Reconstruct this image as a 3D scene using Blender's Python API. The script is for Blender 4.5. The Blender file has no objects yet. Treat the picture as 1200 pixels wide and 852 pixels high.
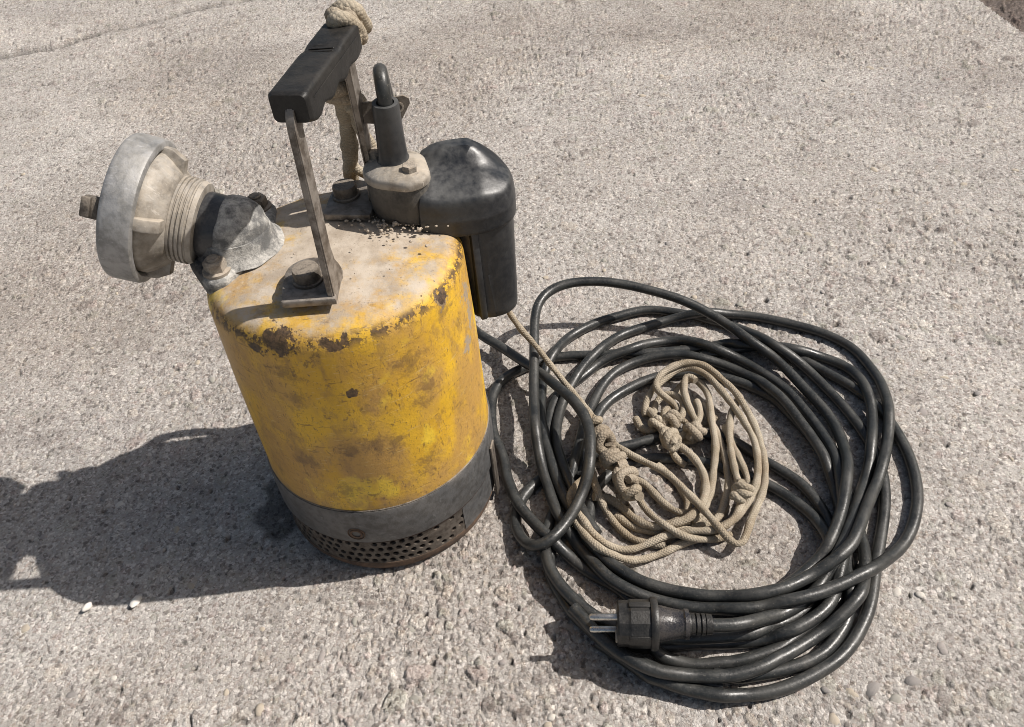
import bpy, bmesh, math, random
import numpy as np
from mathutils import Vector, Matrix
random.seed(7)
C = bpy.context.scene.collection
# ------------------------------------------------------------------ camera, sky, sun, exposure
SUN_EL, SUN_AZ = math.radians(47.3), math.radians(1.6)      # azimuth measured from +X
cam = bpy.data.cameras.new('camera'); cam_o = bpy.data.objects.new('camera', cam); C.objects.link(cam_o)
cam.sensor_fit = 'HORIZONTAL'; cam.sensor_width = 36.0; cam.lens = 30.0; cam.clip_start = 0.01; cam.clip_end = 200
_rt = Vector((0.99457, -0.07106, -0.07600)); _up = Vector((0.10405, 0.67928, 0.72647)); _fw = Vector((0.0, 0.73043, -0.68299))
cam_o.matrix_world = Matrix(((_rt.x, _up.x, -_fw.x, 0.11174), (_rt.y, _up.y, -_fw.y, -0.47666), (_rt.z, _up.z, -_fw.z, 0.57419), (0, 0, 0, 1)))
bpy.context.scene.camera = cam_o
world = bpy.data.worlds.new('World'); bpy.context.scene.world = world; world.use_nodes = True
_nt = world.node_tree; _nt.nodes.clear()
_sky = _nt.nodes.new('ShaderNodeTexSky'); _sky.sky_type = 'NISHITA'; _sky.sun_disc = False
_sky.sun_elevation = SUN_EL; _sky.sun_rotation = math.radians(90) - SUN_AZ
_sky.dust_density = 3.0; _sky.ozone_density = 0.6
_bg = _nt.nodes.new('ShaderNodeBackground'); _bg.inputs['Strength'].default_value = 0.074
_out = _nt.nodes.new('ShaderNodeOutputWorld')
_wb = _nt.nodes.new('ShaderNodeMix'); _wb.data_type = 'RGBA'; _wb.blend_type = 'MULTIPLY'; _wb.inputs[0].default_value = 1.0; _wb.inputs[7].default_value = (1.03, .985, .90, 1)   # white balance
_nt.links.new(_sky.outputs[0], _wb.inputs[6]); _nt.links.new(_wb.outputs[2], _bg.inputs[0]); _nt.links.new(_bg.outputs[0], _out.inputs[0])
sun = bpy.data.lights.new('sun', 'SUN'); sun.energy = 5.0; sun.angle = math.radians(0.53); sun.color = (1.0, 0.945, 0.89)
sun_o = bpy.data.objects.new('sun', sun); C.objects.link(sun_o)
_sd = Vector((math.cos(SUN_EL)*math.cos(SUN_AZ), math.cos(SUN_EL)*math.sin(SUN_AZ), math.sin(SUN_EL)))
sun_o.rotation_euler = _sd.to_track_quat('Z', 'Y').to_euler(); sun_o.location = _sd*3
bpy.context.scene.cycles.filter_width = 0.95
vs = bpy.context.scene.view_settings
vs.view_transform = 'Standard'; vs.look = 'None'; vs.exposure = 0.07; vs.gamma = 1.0; vs.use_curve_mapping = False

# ------------------------------------------------------------------ material helpers
class NM:
    """small node-material builder"""
    def __init__(s, name):
        s.m = bpy.data.materials.new(name); s.m.use_nodes = True; s.t = s.m.node_tree
        s.t.nodes.clear(); s.o = s.t.nodes.new('ShaderNodeOutputMaterial'); s.b = s.t.nodes.new('ShaderNodeBsdfPrincipled')
        s.t.links.new(s.b.outputs[0], s.o.inputs[0]); s.tc = s.t.nodes.new('ShaderNodeTexCoord'); s.co = s.tc.outputs['Object']
    def lk(s, a, b): s.t.links.new(a, b)
    def n(s, ty, **kw):
        x = s.t.nodes.new(ty)
        for k, v in kw.items(): setattr(x, k, v)
        return x
    def put(s, sock, v):
        if isinstance(v, (int, float, tuple, list)):
            if isinstance(v, (tuple, list)) and len(v) == 3 and sock.type == 'RGBA': v = (*v, 1)
            sock.default_value = v
        else: s.lk(v, sock)
    def scale(s, v, sc, rot=(0,0,0)):
        x = s.n('ShaderNodeMapping'); s.lk(v, x.inputs[0]); x.inputs['Scale'].default_value = sc; x.inputs['Rotation'].default_value = rot; return x.outputs[0]
    def noise(s, sc, det=4, rough=.55, vec=None, dist=0.0):
        x = s.n('ShaderNodeTexNoise'); s.lk(vec or s.co, x.inputs['Vector']); x.inputs['Scale'].default_value = sc
        x.inputs['Detail'].default_value = det; x.inputs['Roughness'].default_value = rough; x.inputs['Distortion'].default_value = dist
        return x.outputs[0]
    def vor(s, sc, feat='F1', vec=None, out=0):
        x = s.n('ShaderNodeTexVoronoi', feature=feat); s.lk(vec or s.co, x.inputs['Vector']); x.inputs['Scale'].default_value = sc; return x.outputs[out]
    def ramp(s, f, lo, hi, a=0.0, b=1.0):
        x = s.n('ShaderNodeMapRange', interpolation_type='SMOOTHSTEP'); s.put(x.inputs[0], f)
        for i, v in zip((1, 2, 3, 4), (lo, hi, a, b)): x.inputs[i].default_value = v
        return x.outputs[0]
    def mix(s, f, a, b, mode='MIX'):
        x = s.n('ShaderNodeMix', data_type='RGBA', blend_type=mode); s.put(x.inputs[0], f); s.put(x.inputs[6], a); s.put(x.inputs[7], b); return x.outputs[2]
    def math(s, op, a, b=0.0, cl=False):
        x = s.n('ShaderNodeMath', operation=op, use_clamp=cl); s.put(x.inputs[0], a); s.put(x.inputs[1], b); return x.outputs[0]
    def nz(s):
        g = s.n('ShaderNodeNewGeometry'); x = s.n('ShaderNodeSeparateXYZ'); s.lk(g.outputs['Normal'], x.inputs[0]); return x.outputs[2]
    def xyz(s, v=None):
        x = s.n('ShaderNodeSeparateXYZ'); s.lk(v or s.co, x.inputs[0]); return x.outputs
    def dist(s, p):
        x = s.n('ShaderNodeVectorMath', operation='DISTANCE'); s.lk(s.co, x.inputs[0]); x.inputs[1].default_value = p; return x.outputs[1]
    def bump(s, h, strength=.4, d=.001):
        x = s.n('ShaderNodeBump'); s.put(x.inputs['Height'], h); x.inputs['Strength'].default_value = strength; x.inputs['Distance'].default_value = d
        s.lk(x.outputs[0], s.b.inputs['Normal']); return x
    def fin(s, col, rough, metal=0.0, spec=None):
        s.put(s.b.inputs['Base Color'], col); s.put(s.b.inputs['Roughness'], rough); s.put(s.b.inputs['Metallic'], metal)
        if spec is not None: s.put(s.b.inputs['Specular IOR Level'], spec)
        return s.m

DUST = (.44, .375, .30)
def worn(name, base, dark, dust_amt=.5, rough=.5, metal=0.0, sc=90, dust=DUST, side_dust=.25, spec=None, bump=.35):
    """painted / bare surface with grime, scratches and dust that has settled on the upper faces"""
    m = NM(name)
    n1 = m.noise(sc, 6, .65); n2 = m.noise(sc*4.5, 4, .6); n3 = m.noise(sc*.33, 5, .6)
    scr = m.noise(60, 5, .7, m.scale(m.co, (1, 7, 1.6), (.5, .3, .9)))
    col = m.mix(m.ramp(n1, .38, .66), base, dark)
    up = m.ramp(m.nz(), -.1, .95)
    d = m.math('ADD', m.math('MULTIPLY', up, dust_amt), side_dust)
    d = m.math('MULTIPLY', d, m.ramp(m.math('ADD', m.math('MULTIPLY', n3, .7), m.math('MULTIPLY', n2, .3)), .36, .62))
    d = m.math('MINIMUM', d, 1.0)
    col = m.mix(d, col, dust)
    col = m.mix(m.ramp(scr, .60, .68, 0, .35), col, tuple(min(1, c*1.9+.03) for c in base))
    r = m.math('ADD', rough, m.math('MULTIPLY', d, .35)); r = m.math('MINIMUM', m.math('ADD', r, m.math('MULTIPLY', n2, .12)), 1.0)
    mt = m.math('MULTIPLY', m.math('SUBTRACT', 1.0, d), metal) if metal else 0.0
    m.bump(m.math('ADD', m.math('MULTIPLY', n2, .5), m.math('MULTIPLY', n1, .8)), bump, .0012)
    return m.fin(col, r, mt, spec)

def mat_yellow():
    m = NM('worn_yellow_paint')
    x, y, z = m.xyz()
    n_l = m.noise(16, 5, .6); n_m = m.noise(55, 6, .65); n_f = m.noise(330, 5, .7); n_c = m.noise(150, 8, .72)
    base = m.mix(m.ramp(n_l, .35, .68), (.70, .425, .028), (.57, .325, .028))
    base = m.mix(m.ramp(m.noise(22, 5, .65, m.scale(m.co, (1, 1, .55))), .38, .60, 0, .78), base, (.42, .245, .085))   # brown film of grime
    base = m.mix(m.ramp(m.noise(70, 6, .72, m.scale(m.co, (1, 1, .5))), .50, .66, 0, .55), base, (.25, .15, .065))
    base = m.mix(m.ramp(m.noise(24, 4, .6, m.scale(m.co, (1.3, 1, .8), (.4, 1, 0))), .58, .70, 0, .8), base, (.80, .56, .05))  # cleaner paint
    # fine scratches in several directions
    for rot, s_, lo, c, sc in (((.2, .5, .4), (1, 9, 1.2), .60, (.10, .062, .03), 70), ((.9, -.4, 1.3), (8, 1, 1.4), .61, (.13, .08, .035), 85), ((-.5, .9, 2.2), (1.2, 1.2, 10), .62, (.62, .46, .19), 46), ((.6, .1, 0), (1.2, 1.2, 11), .61, (.09, .055, .03), 38), ((-.3, .7, .9), (1, 12, 1.2), .60, (.20, .12, .05), 110), ((.1, 1.2, .3), (1.4, 1.2, 13), .615, (.66, .50, .25), 70)):
        base = m.mix(m.ramp(m.noise(sc, 7, .74, m.scale(m.co, s_, rot)), lo, lo+.03, 0, .60), base, c)
    base = m.mix(m.ramp(n_f, .63, .69, 0, .8), base, (.085, .055, .03))
    def blots(lst, w):
        out = None
        for p, r in lst:
            k = m.math('SUBTRACT', .75, m.math('DIVIDE', m.dist(p), r)); out = k if out is None else m.math('MAXIMUM', out, k)
        nn = m.math('ADD', m.math('MULTIPLY', m.math('SUBTRACT', n_c, .5), w), m.math('MULTIPLY', m.math('SUBTRACT', n_m, .5), w*.6))
        return m.math('ADD', out, nn)
    base = m.mix(m.ramp(blots([((0.0866, -0.0183, 0.2139), 0.011), ((0.0867, -0.0179, 0.1931), 0.012), ((0.0831, -0.0305, 0.1808), 0.008), ((0.0733, -0.0497, 0.2358), 0.007)], 4.5), -.1, .25, 0, .8), base, (.30, .265, .22))      # scuffed down to grey
    base = m.mix(m.ramp(blots([((0.014, -0.0874, 0.1456), 0.016), ((-0.0006, -0.0885, 0.1448), 0.012), ((0.0265, -0.0844, 0.1446), 0.012), ((0.0537, -0.0703, 0.18), 0.012), ((0.0496, -0.0733, 0.1714), 0.009), ((-0.0295, -0.0834, 0.1936), 0.012), ((0.047, -0.075, 0.2086), 0.015), ((0.072, -0.0515, 0.2304), 0.01), ((-0.0321, -0.0825, 0.216), 0.015), ((0.0803, -0.0373, 0.2042), 0.01), ((0.0443, -0.0766, 0.1147), 0.012), ((-0.0363, -0.0807, 0.1324), 0.014), ((-0.0151, -0.0872, 0.104), 0.012)], 4.0), -.25, .80, 0, .58), base, (.13, .078, .042))  # oily smudges
    cm = m.ramp(m.math('ADD', blots([((-0.0328, -0.0822, 0.2485), 0.013), ((-0.0259, -0.0846, 0.2442), 0.012), ((-0.0381, -0.0799, 0.2527), 0.01), ((-0.0467, -0.0752, 0.245), 0.006), ((-0.0134, -0.0875, 0.2558), 0.009), ((-0.0037, -0.0884, 0.254), 0.009), ((0.0059, -0.0883, 0.2519), 0.008), ((0.0143, -0.0873, 0.2512), 0.006), ((0.0341, -0.0817, 0.255), 0.005), ((0.0466, -0.0753, 0.2546), 0.006), ((0.0542, -0.07, 0.2546), 0.006), ((0.0585, -0.0664, 0.2559), 0.006), ((0.074, -0.0485, 0.2539), 0.007), ((0.0743, -0.0481, 0.2393), 0.006), ((0.0032, -0.0884, 0.2394), 0.006), ((0.0103, -0.0879, 0.2414), 0.006), ((0.0091, -0.088, 0.198), 0.004), ((-0.0451, -0.0761, 0.2337), 0.006)], 3.6), .22), .0, .16, 0, .95)                                       # paint chipped off to rusty iron
    rim = m.math('MULTIPLY', m.ramp(z, .231, .241), m.ramp(m.nz(), .78, .50))
    rim = m.math('MULTIPLY', rim, m.ramp(m.math('ADD', m.math('MULTIPLY', n_m, .25), m.math('MULTIPLY', m.noise(210, 6, .7), .75)), .494, .514))
    cm = m.math('MAXIMUM', cm, m.math('MULTIPLY', rim, .92))
    low = m.math('MULTIPLY', m.ramp(z, .079, .100, 1, 0), m.ramp(m.noise(40, 5, .6), .45, .6)); base = m.mix(m.math('MULTIPLY', low, .5), base, (.30, .20, .10))
    # dust lying on the top
    up = m.ramp(m.nz(), .50, .95)
    dn = m.math('ADD', m.math('MULTIPLY', m.noise(34, 5, .65), .65), m.math('MULTIPLY', n_c, .4))
    rr = m.math('SQRT', m.math('ADD', m.math('MULTIPLY', x, x), m.math('MULTIPLY', y, y)))
    dd = m.math('MULTIPLY', up, m.ramp(m.math('SUBTRACT', dn, m.math('MULTIPLY', rr, 3.3)), .165, .40, .05, .97))
    dustc = m.mix(m.ramp(n_m, .35, .65), (.52, .455, .375), (.37, .31, .245))
    base = m.mix(dd, base, dustc)
    base = m.mix(m.ramp(m.noise(520, 3, .6), .63, .69, 0, .5), base, (.12, .09, .06))
    base = m.mix(cm, base, m.mix(m.ramp(n_f, .4, .6), (.034, .024, .019), (.105, .066, .042)))
    h = m.math('SUBTRACT', m.math('ADD', m.math('MULTIPLY', n_f, .5), m.math('MULTIPLY', n_m, .9)), m.math('MULTIPLY', cm, .6))
    m.bump(h, .5, .0014)
    return m.fin(base, m.math('ADD', m.math('ADD', .40, m.math('MULTIPLY', dd, .5)), m.math('MULTIPLY', n_m, .2)), 0.0, .42)

M = {}
M['yellow'] = mat_yellow()
M['band'] = worn('dull_steel_band', (.115, .117, .12), (.07, .07, .07), .18, .46, .35, 160, side_dust=.05)
M['strainer'] = worn('dirty_strainer_steel', (.12, .105, .09), (.05, .04, .033), .2, .6, .3, 140, side_dust=.10, dust=(.22, .16, .11))
M['rust'] = worn('rusty_core', (.05, .024, .016), (.018, .012, .01), .1, .85, 0, 160, side_dust=0)
M['rust_lip'] = worn('rusty_lip', (.115, .07, .045), (.05, .034, .026), .25, .8, 0, 140, side_dust=.12, dust=(.25, .18, .12))
M['steel'] = worn('dusty_handle_steel', (.26, .235, .21), (.075, .06, .048), .34, .42, .5, 90, side_dust=.12, dust=(.40, .35, .29))
M['bolt'] = worn('dark_bolt_steel', (.12, .105, .09), (.06, .05, .042), .45, .5, .5, 200, side_dust=.15)
M['dusty_bolt'] = worn('dust_covered_bolt', (.26, .24, .21), (.16, .14, .12), .7, .7, .3, 200, side_dust=.45)
M['grip'] = worn('black_grip_plastic', (.010, .010, .010), (.016, .016, .0155), .05, .38, 0, 150, side_dust=.006, spec=.32, bump=.3)
M['rubber'] = worn('black_moulded_rubber', (.008, .010, .014), (.013, .014, .016), .30, .33, 0, 48, side_dust=.16, dust=(.20, .198, .188), spec=.6, bump=.3)
M['gland'] = worn('dusty_gland_casting', (.022, .022, .023), (.04, .038, .035), .85, .45, 0, 80, side_dust=.10, dust=(.47, .42, .345))
M['alu'] = worn('cast_aluminium', (.36, .36, .36), (.22, .22, .215), .24, .44, .45, 110, side_dust=.12, dust=(.40, .37, .32), bump=.28)
M['alu_dusty'] = worn('dust_coated_aluminium', (.36, .335, .30), (.17, .15, .125), .50, .5, .25, 70, side_dust=.34, dust=(.45, .39, .31), bump=.5)
M['pipe'] = worn('black_painted_pipe', (.018, .020, .026), (.026, .028, .032), .14, .30, 0, 120, side_dust=.03, dust=(.36, .34, .30), spec=.6)
def mat_crust():
    m = NM('limescale_crusted_casting'); a = m.noise(62, 9, .74); b = m.noise(330, 6, .72); c = m.noise(24, 5, .6)
    col = m.mix(m.ramp(b, .38, .62), (.022, .024, .030), (.06, .061, .066))
    xx = m.xyz()[0]; t = m.ramp(m.math('ADD', xx, m.math('MULTIPLY', m.math('SUBTRACT', c, .5), .05)), -.074, -.060)
    col = m.mix(t, col, m.mix(m.ramp(a, .36, .62), (.115, .115, .113), (.27, .265, .25)))
    k = m.math('ADD', m.math('MULTIPLY', a, .60), m.math('ADD', m.math('MULTIPLY', c, .40), m.math('MULTIPLY', m.nz(), .06)))
    col = m.mix(m.math('MULTIPLY', m.ramp(k, .46, .62), m.math('ADD', .12, m.math('MULTIPLY', t, .80))), col, m.mix(m.ramp(b, .34, .62), (.36, .35, .325), (.60, .58, .535)))
    col = m.mix(m.ramp(b, .60, .67, 0, .6), col, (.10, .098, .095))
    m.bump(m.math('ADD', m.math('MULTIPLY', b, .8), m.math('MULTIPLY', a, 1.2)), .8, .0014)
    return m.fin(col, .78, 0, .3)
M['crust'] = mat_crust()
M['pin'] = worn('nickel_pins', (.72, .70, .66), (.5, .48, .45), .05, .22, 1.0, 200, side_dust=.03)
M['plug'] = worn('black_plug_rubber', (.009, .009, .009), (.018, .0175, .017), .05, .34, 0, 170, side_dust=.05, dust=(.26, .24, .21), spec=.5)
M['plug_smooth'] = worn('glossy_plug_neck', (.012, .013, .018), (.018, .018, .022), .12, .2, 0, 170, side_dust=.03, spec=.6)
M['dirt'] = worn('dry_dirt', (.47, .405, .33), (.36, .305, .245), .6, .95, 0, 300, side_dust=.5)

def mat_cable():
    m = NM('black_rubber_cable')
    uv = m.tc.outputs['UV']
    n1 = m.noise(70, 5, .6); n2 = m.noise(500, 4, .65)
    col = m.mix(m.ramp(n1, .35, .65), (.017, .0185, .019), (.031, .033, .0325))
    up = m.ramp(m.nz(), .1, 1.0, .06, .26)
    d = m.math('MULTIPLY', up, m.ramp(m.math('ADD', m.math('MULTIPLY', m.noise(38, 5, .65), .6), m.math('MULTIPLY', n2, .4)), .40, .60))
    col = m.mix(d, col, (.135, .128, .113)); col = m.mix(m.ramp(m.noise(19, 7, .7), .62, .70, 0, .30), col, (.17, .16, .14))
    sc = m.noise(24, 6, .7, m.scale(uv, (1.2, 26, 1)))
    col = m.mix(m.ramp(sc, .60, .68, 0, .3), col, (.17, .16, .145))
    col = m.mix(m.ramp(m.noise(900, 2, .6), .66, .72, 0, .6), col, (.24, .22, .19))
    m.bump(m.math('ADD', n2, m.math('MULTIPLY', m.noise(160, 3, .6), 1.2)), .28, .0006)
    return m.fin(col, m.math('ADD', .31, m.math('MULTIPLY', d, .6)), 0.0, .5)
M['cable'] = mat_cable()

def mat_rope(name, a, b, c):
    m = NM(name); uv = m.tc.outputs['UV']
    ux, uy, _ = m.xyz(uv)
    # plaited strands: two crossing helices, u runs once round, v is metres along
    def helix(sg):
        w = m.math('ADD', m.math('MULTIPLY', ux, 6.0*sg), m.math('MULTIPLY', uy, 430.0))
        return m.math('ABSOLUTE', m.math('SINE', m.math('MULTIPLY', w, math.pi)))
    h = m.math('MAXIMUM', helix(1), helix(-1))
    hm = m.math('MULTIPLY', helix(1), helix(-1))
    n1 = m.noise(45, 5, .65); n2 = m.noise(800, 4, .7)
    col = m.mix(m.ramp(n1, .33, .67), a, b)
    col = m.mix(m.ramp(m.noise(21, 4, .6), .46, .62, 0, .6), col, tuple(v*q for v, q in zip(b, (.78, .70, .60))))
    col = m.mix(m.ramp(m.math('ADD', m.math('MULTIPLY', hm, .6), m.math('MULTIPLY', n2, .4)), .16, .40, .26, 0), col, c)
    col = m.mix(m.ramp(n2, .56, .66, 0, .5), col, tuple(min(1, v*1.35) for v in a))
    m.bump(m.math('ADD', m.math('MULTIPLY', hm, 1.0), m.math('MULTIPLY', n2, 1.5)), .50, .0010)
    return m.fin(col, .95, 0.0, .2)
M['rope'] = mat_rope('dusty_plaited_rope', (.45, .395, .31), (.31, .262, .195), (.16, .13, .095))
M['rope_dirty'] = mat_rope('dirt_stiffened_rope', (.40, .345, .27), (.27, .225, .17), (.12, .095, .07))

def mat_ground(name, lo, hi, dark):
    m = NM(name)
    at = m.n('ShaderNodeAttribute', attribute_name='agg'); tone = at.outputs['Color']
    n0 = m.noise(2.2, 4, .6); n1 = m.noise(14, 5, .65); n2 = m.noise(240, 6, .75); n3 = m.noise(1100, 3, .7); n4 = m.noise(60, 6, .72)
    wv = m.n('ShaderNodeVectorMath', operation='ADD'); sc_ = m.n('ShaderNodeVectorMath', operation='SCALE'); nz_ = m.n('ShaderNodeTexNoise'); m.lk(m.co, nz_.inputs['Vector']); nz_.inputs['Scale'].default_value = 330
    m.lk(nz_.outputs[1], sc_.inputs[0]); sc_.inputs['Scale'].default_value = .0032; m.lk(m.co, wv.inputs[0]); m.lk(sc_.outputs[0], wv.inputs[1]); wv = wv.outputs[0]
    def grains(scale):
        x = m.n('ShaderNodeTexVoronoi', feature='F1'); m.lk(wv, x.inputs['Vector']); x.inputs['Scale'].default_value = scale
        sep = m.n('ShaderNodeSeparateColor'); m.lk(x.outputs['Color'], sep.inputs[0]); return x.outputs['Distance'], sep.outputs[0], sep.outputs[1]
    d1, a1, b1 = grains(560); d2, a2, b2 = grains(230)
    cem = m.mix(m.ramp(n2, .34, .64), lo, hi)
    cem = m.mix(m.ramp(n1, .40, .62, 0, .42), cem, tuple(v*.80 for v in lo))
    cem = m.mix(m.ramp(n0, .42, .62, 0, .22), cem, (lo[0]*.88, lo[1]*.83, lo[2]*.80))
    cem = m.mix(m.ramp(n4, .56, .68, 0, .40), cem, tuple(min(1, v*1.18) for v in hi))
    # sand grains, each with a tone of its own
    cem = m.mix(m.math('MULTIPLY', m.ramp(a1, .86, .90), .50), cem, dark)
    cem = m.mix(m.math('MULTIPLY', m.ramp(a1, .15, .11), .48), cem, tuple(min(1, v*1.38) for v in hi))
    cem = m.mix(m.math('MULTIPLY', m.ramp(a1, .60, .62), m.math('MULTIPLY', m.ramp(b1, .5, .55), .45)), cem, (lo[0]*.80, lo[1]*.70, lo[2]*.66))
    cem = m.mix(m.math('MULTIPLY', m.ramp(a2, .875, .895), m.ramp(d2, .55, .42, 0, .65)), cem, tuple(v*1.5 for v in dark))
    cem = m.mix(m.math('MULTIPLY', m.ramp(a2, .125, .105), m.ramp(d2, .55, .42, 0, .65)), cem, tuple(min(1, v*1.30) for v in hi))
    cem = m.mix(m.ramp(n3, .60, .72, 0, .6), cem, dark)
    cem = m.mix(m.math('MULTIPLY', m.ramp(d1, .44, .64, 0, .28), m.ramp(n2, .40, .60)), cem, dark)      # grime in the joints of the grains
    col = m.mix(1.0, cem, tone, 'MULTIPLY')
    hh = m.math('ADD', m.math('MULTIPLY', n2, .8), m.math('MULTIPLY', n3, .45))
    hh = m.math('SUBTRACT', hh, m.math('MULTIPLY', m.math('MULTIPLY', d1, d1), .30)); hh = m.math('ADD', hh, m.math('MULTIPLY', m.math('MULTIPLY', a2, m.ramp(d2, .6, .3)), .30))
    m.bump(hh, .8, .0019)
    return m.fin(col, .93, 0.0, .25)
M['concrete'] = mat_ground('weathered_concrete', (.405, .378, .346), (.545, .516, .482), (.10, .088, .08))
M['asphalt'] = mat_ground('dark_asphalt', (.12, .10, .09), (.20, .165, .145), (.04, .035, .03))
def mat_stone(name, a, b):
    m = NM(name); n1 = m.noise(120, 5, .65); n2 = m.noise(900, 3, .7)
    c = m.mix(m.ramp(n1, .35, .65), a, b); c = m.mix(m.ramp(n2, .56, .68, 0, .5), c, tuple(v*.55 for v in a))
    m.bump(m.math('ADD', n1, n2), .45, .0008); return m.fin(c, .8, 0, .35)
STONES = [mat_stone('grey_pebble', (.25, .23, .215), (.32, .30, .28)), mat_stone('mauve_pebble', (.32, .29, .27), (.39, .355, .33)), mat_stone('buff_pebble', (.42, .36, .28), (.50, .44, .36)), mat_stone('pale_pebble', (.56, .52, .46), (.66, .62, .56)), mat_stone('green_grey_pebble', (.31, .295, .26), (.38, .365, .32))]
M['white_stone'] = mat_stone('white_quartz', (.70, .66, .60), (.80, .77, .72))

# ------------------------------------------------------------------ object helpers
def link_mesh(name, me, mat, parent=None):
    o = bpy.data.objects.new(name, me); C.objects.link(o)
    if mat is not None and not me.materials: me.materials.append(mat)
    if parent is not None: o.parent = parent
    return o
def obj(name, bm, mat, parent=None, angle=35):
    me = bpy.data.meshes.new(name); bmesh.ops.recalc_face_normals(bm, faces=bm.faces[:]); bm.to_mesh(me); bm.free()
    me.polygons.foreach_set('use_smooth', [True]*len(me.polygons)); me.set_sharp_from_angle(angle=math.radians(angle))
    return link_mesh(name, me, mat, parent)
def tag(o, label=None, cat=None, group=None, kind=None):
    for k, v in (('label', label), ('category', cat), ('group', group), ('kind', kind)):
        if v: o[k] = v
    return o
def empty(name, loc, label, cat):
    o = bpy.data.objects.new(name, None); C.objects.link(o); o.location = loc; o.empty_display_size = .05
    return tag(o, label, cat)
def frame(org, zdir, xhint=(0, 0, 1)):
    z = Vector(zdir).normalized(); x = Vector(xhint); x = (x - z*x.dot(z)).normalized(); y = z.cross(x)
    return Matrix(((x.x, y.x, z.x, org[0]), (x.y, y.y, z.y, org[1]), (x.z, y.z, z.z, org[2]), (0, 0, 0, 1)))
ID = Matrix.Identity(4)
def lathe(bm, prof, mt=ID, n=48, cap0=True, cap1=True, rf=None):
    rings = []
    for (r, t) in prof:
        rings.append([bm.verts.new(mt @ Vector((r*math.cos(a)*(rf(a, t) if rf else 1), r*math.sin(a)*(rf(a, t) if rf else 1), t))) for a in [2*math.pi*i/n for i in range(n)]])
    for A, B in zip(rings, rings[1:]):
        for i in range(n): bm.faces.new((A[i], A[(i+1) % n], B[(i+1) % n], B[i]))
    if cap0: bm.faces.new(rings[0][::-1])
    if cap1: bm.faces.new(rings[-1])
    return rings
def loft(bm, loops, cap0=True, cap1=True):
    rings = [[bm.verts.new(Vector(p)) for p in L] for L in loops]; n = len(rings[0])
    for A, B in zip(rings, rings[1:]):
        for i in range(n): bm.faces.new((A[i], A[(i+1) % n], B[(i+1) % n], B[i]))
    if cap0: bm.faces.new(rings[0][::-1])
    if cap1: bm.faces.new(rings[-1])
def box(bm, size, mt=ID, bev=.0, seg=2):
    v = bmesh.ops.create_cube(bm, size=1.0, matrix=mt @ Matrix.Diagonal((*size, 1)))['verts']
    if bev:
        es = list({e for q in v for e in q.link_edges})
        bmesh.ops.bevel(bm, geom=es, offset=bev, segments=seg, profile=.5, affect='EDGES')
def prism(bm, pts, z0, z1, mt=ID, bev=0.0, seg=2):
    a = [bm.verts.new(mt @ Vector((p[0], p[1], z0))) for p in pts]; b = [bm.verts.new(mt @ Vector((p[0], p[1], z1))) for p in pts]
    n = len(pts); fs = [bm.faces.new(a[::-1]), bm.faces.new(b)]
    for i in range(n): fs.append(bm.faces.new((a[i], a[(i+1) % n], b[(i+1) % n], b[i])))
    if bev:
        es = list({e for f in fs[:2] for e in f.edges}); bmesh.ops.bevel(bm, geom=es, offset=bev, segments=seg, profile=.5, affect='EDGES')
def hexbolt(bm, mt, r, h, washer=None, wh=.0015):
    if washer: lathe(bm, [(washer, 0), (washer, wh), (washer*.9, wh+.0003)], mt, 28)
    z = wh if washer else 0
    pts = lambda k: [(r*k*math.cos(math.pi/3*i), r*k*math.sin(math.pi/3*i)) for i in range(6)]
    loops = [[mt @ Vector((p[0], p[1], t)) for p in pts(k)] for k, t in ((1, z), (1, z+h*.82), (.9, z+h))]
    loft(bm, loops)
def spline(pts, step):
    P = [np.array(p, float) for p in pts]; P = [2*P[0]-P[1]] + P + [2*P[-1]-P[-2]]; out = []
    for i in range(1, len(P)-2):
        n = max(1, int(round(np.linalg.norm(P[i+1]-P[i])/step))); a, b, c, d = P[i-1], P[i], P[i+1], P[i+2]
        for k in range(n):
            t = k/n; out.append(.5*((2*b)+(c-a)*t+(2*a-5*b+4*c-d)*t*t+(3*b-a-3*c+d)*t**3))
    out.append(P[-2]); return out
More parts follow.
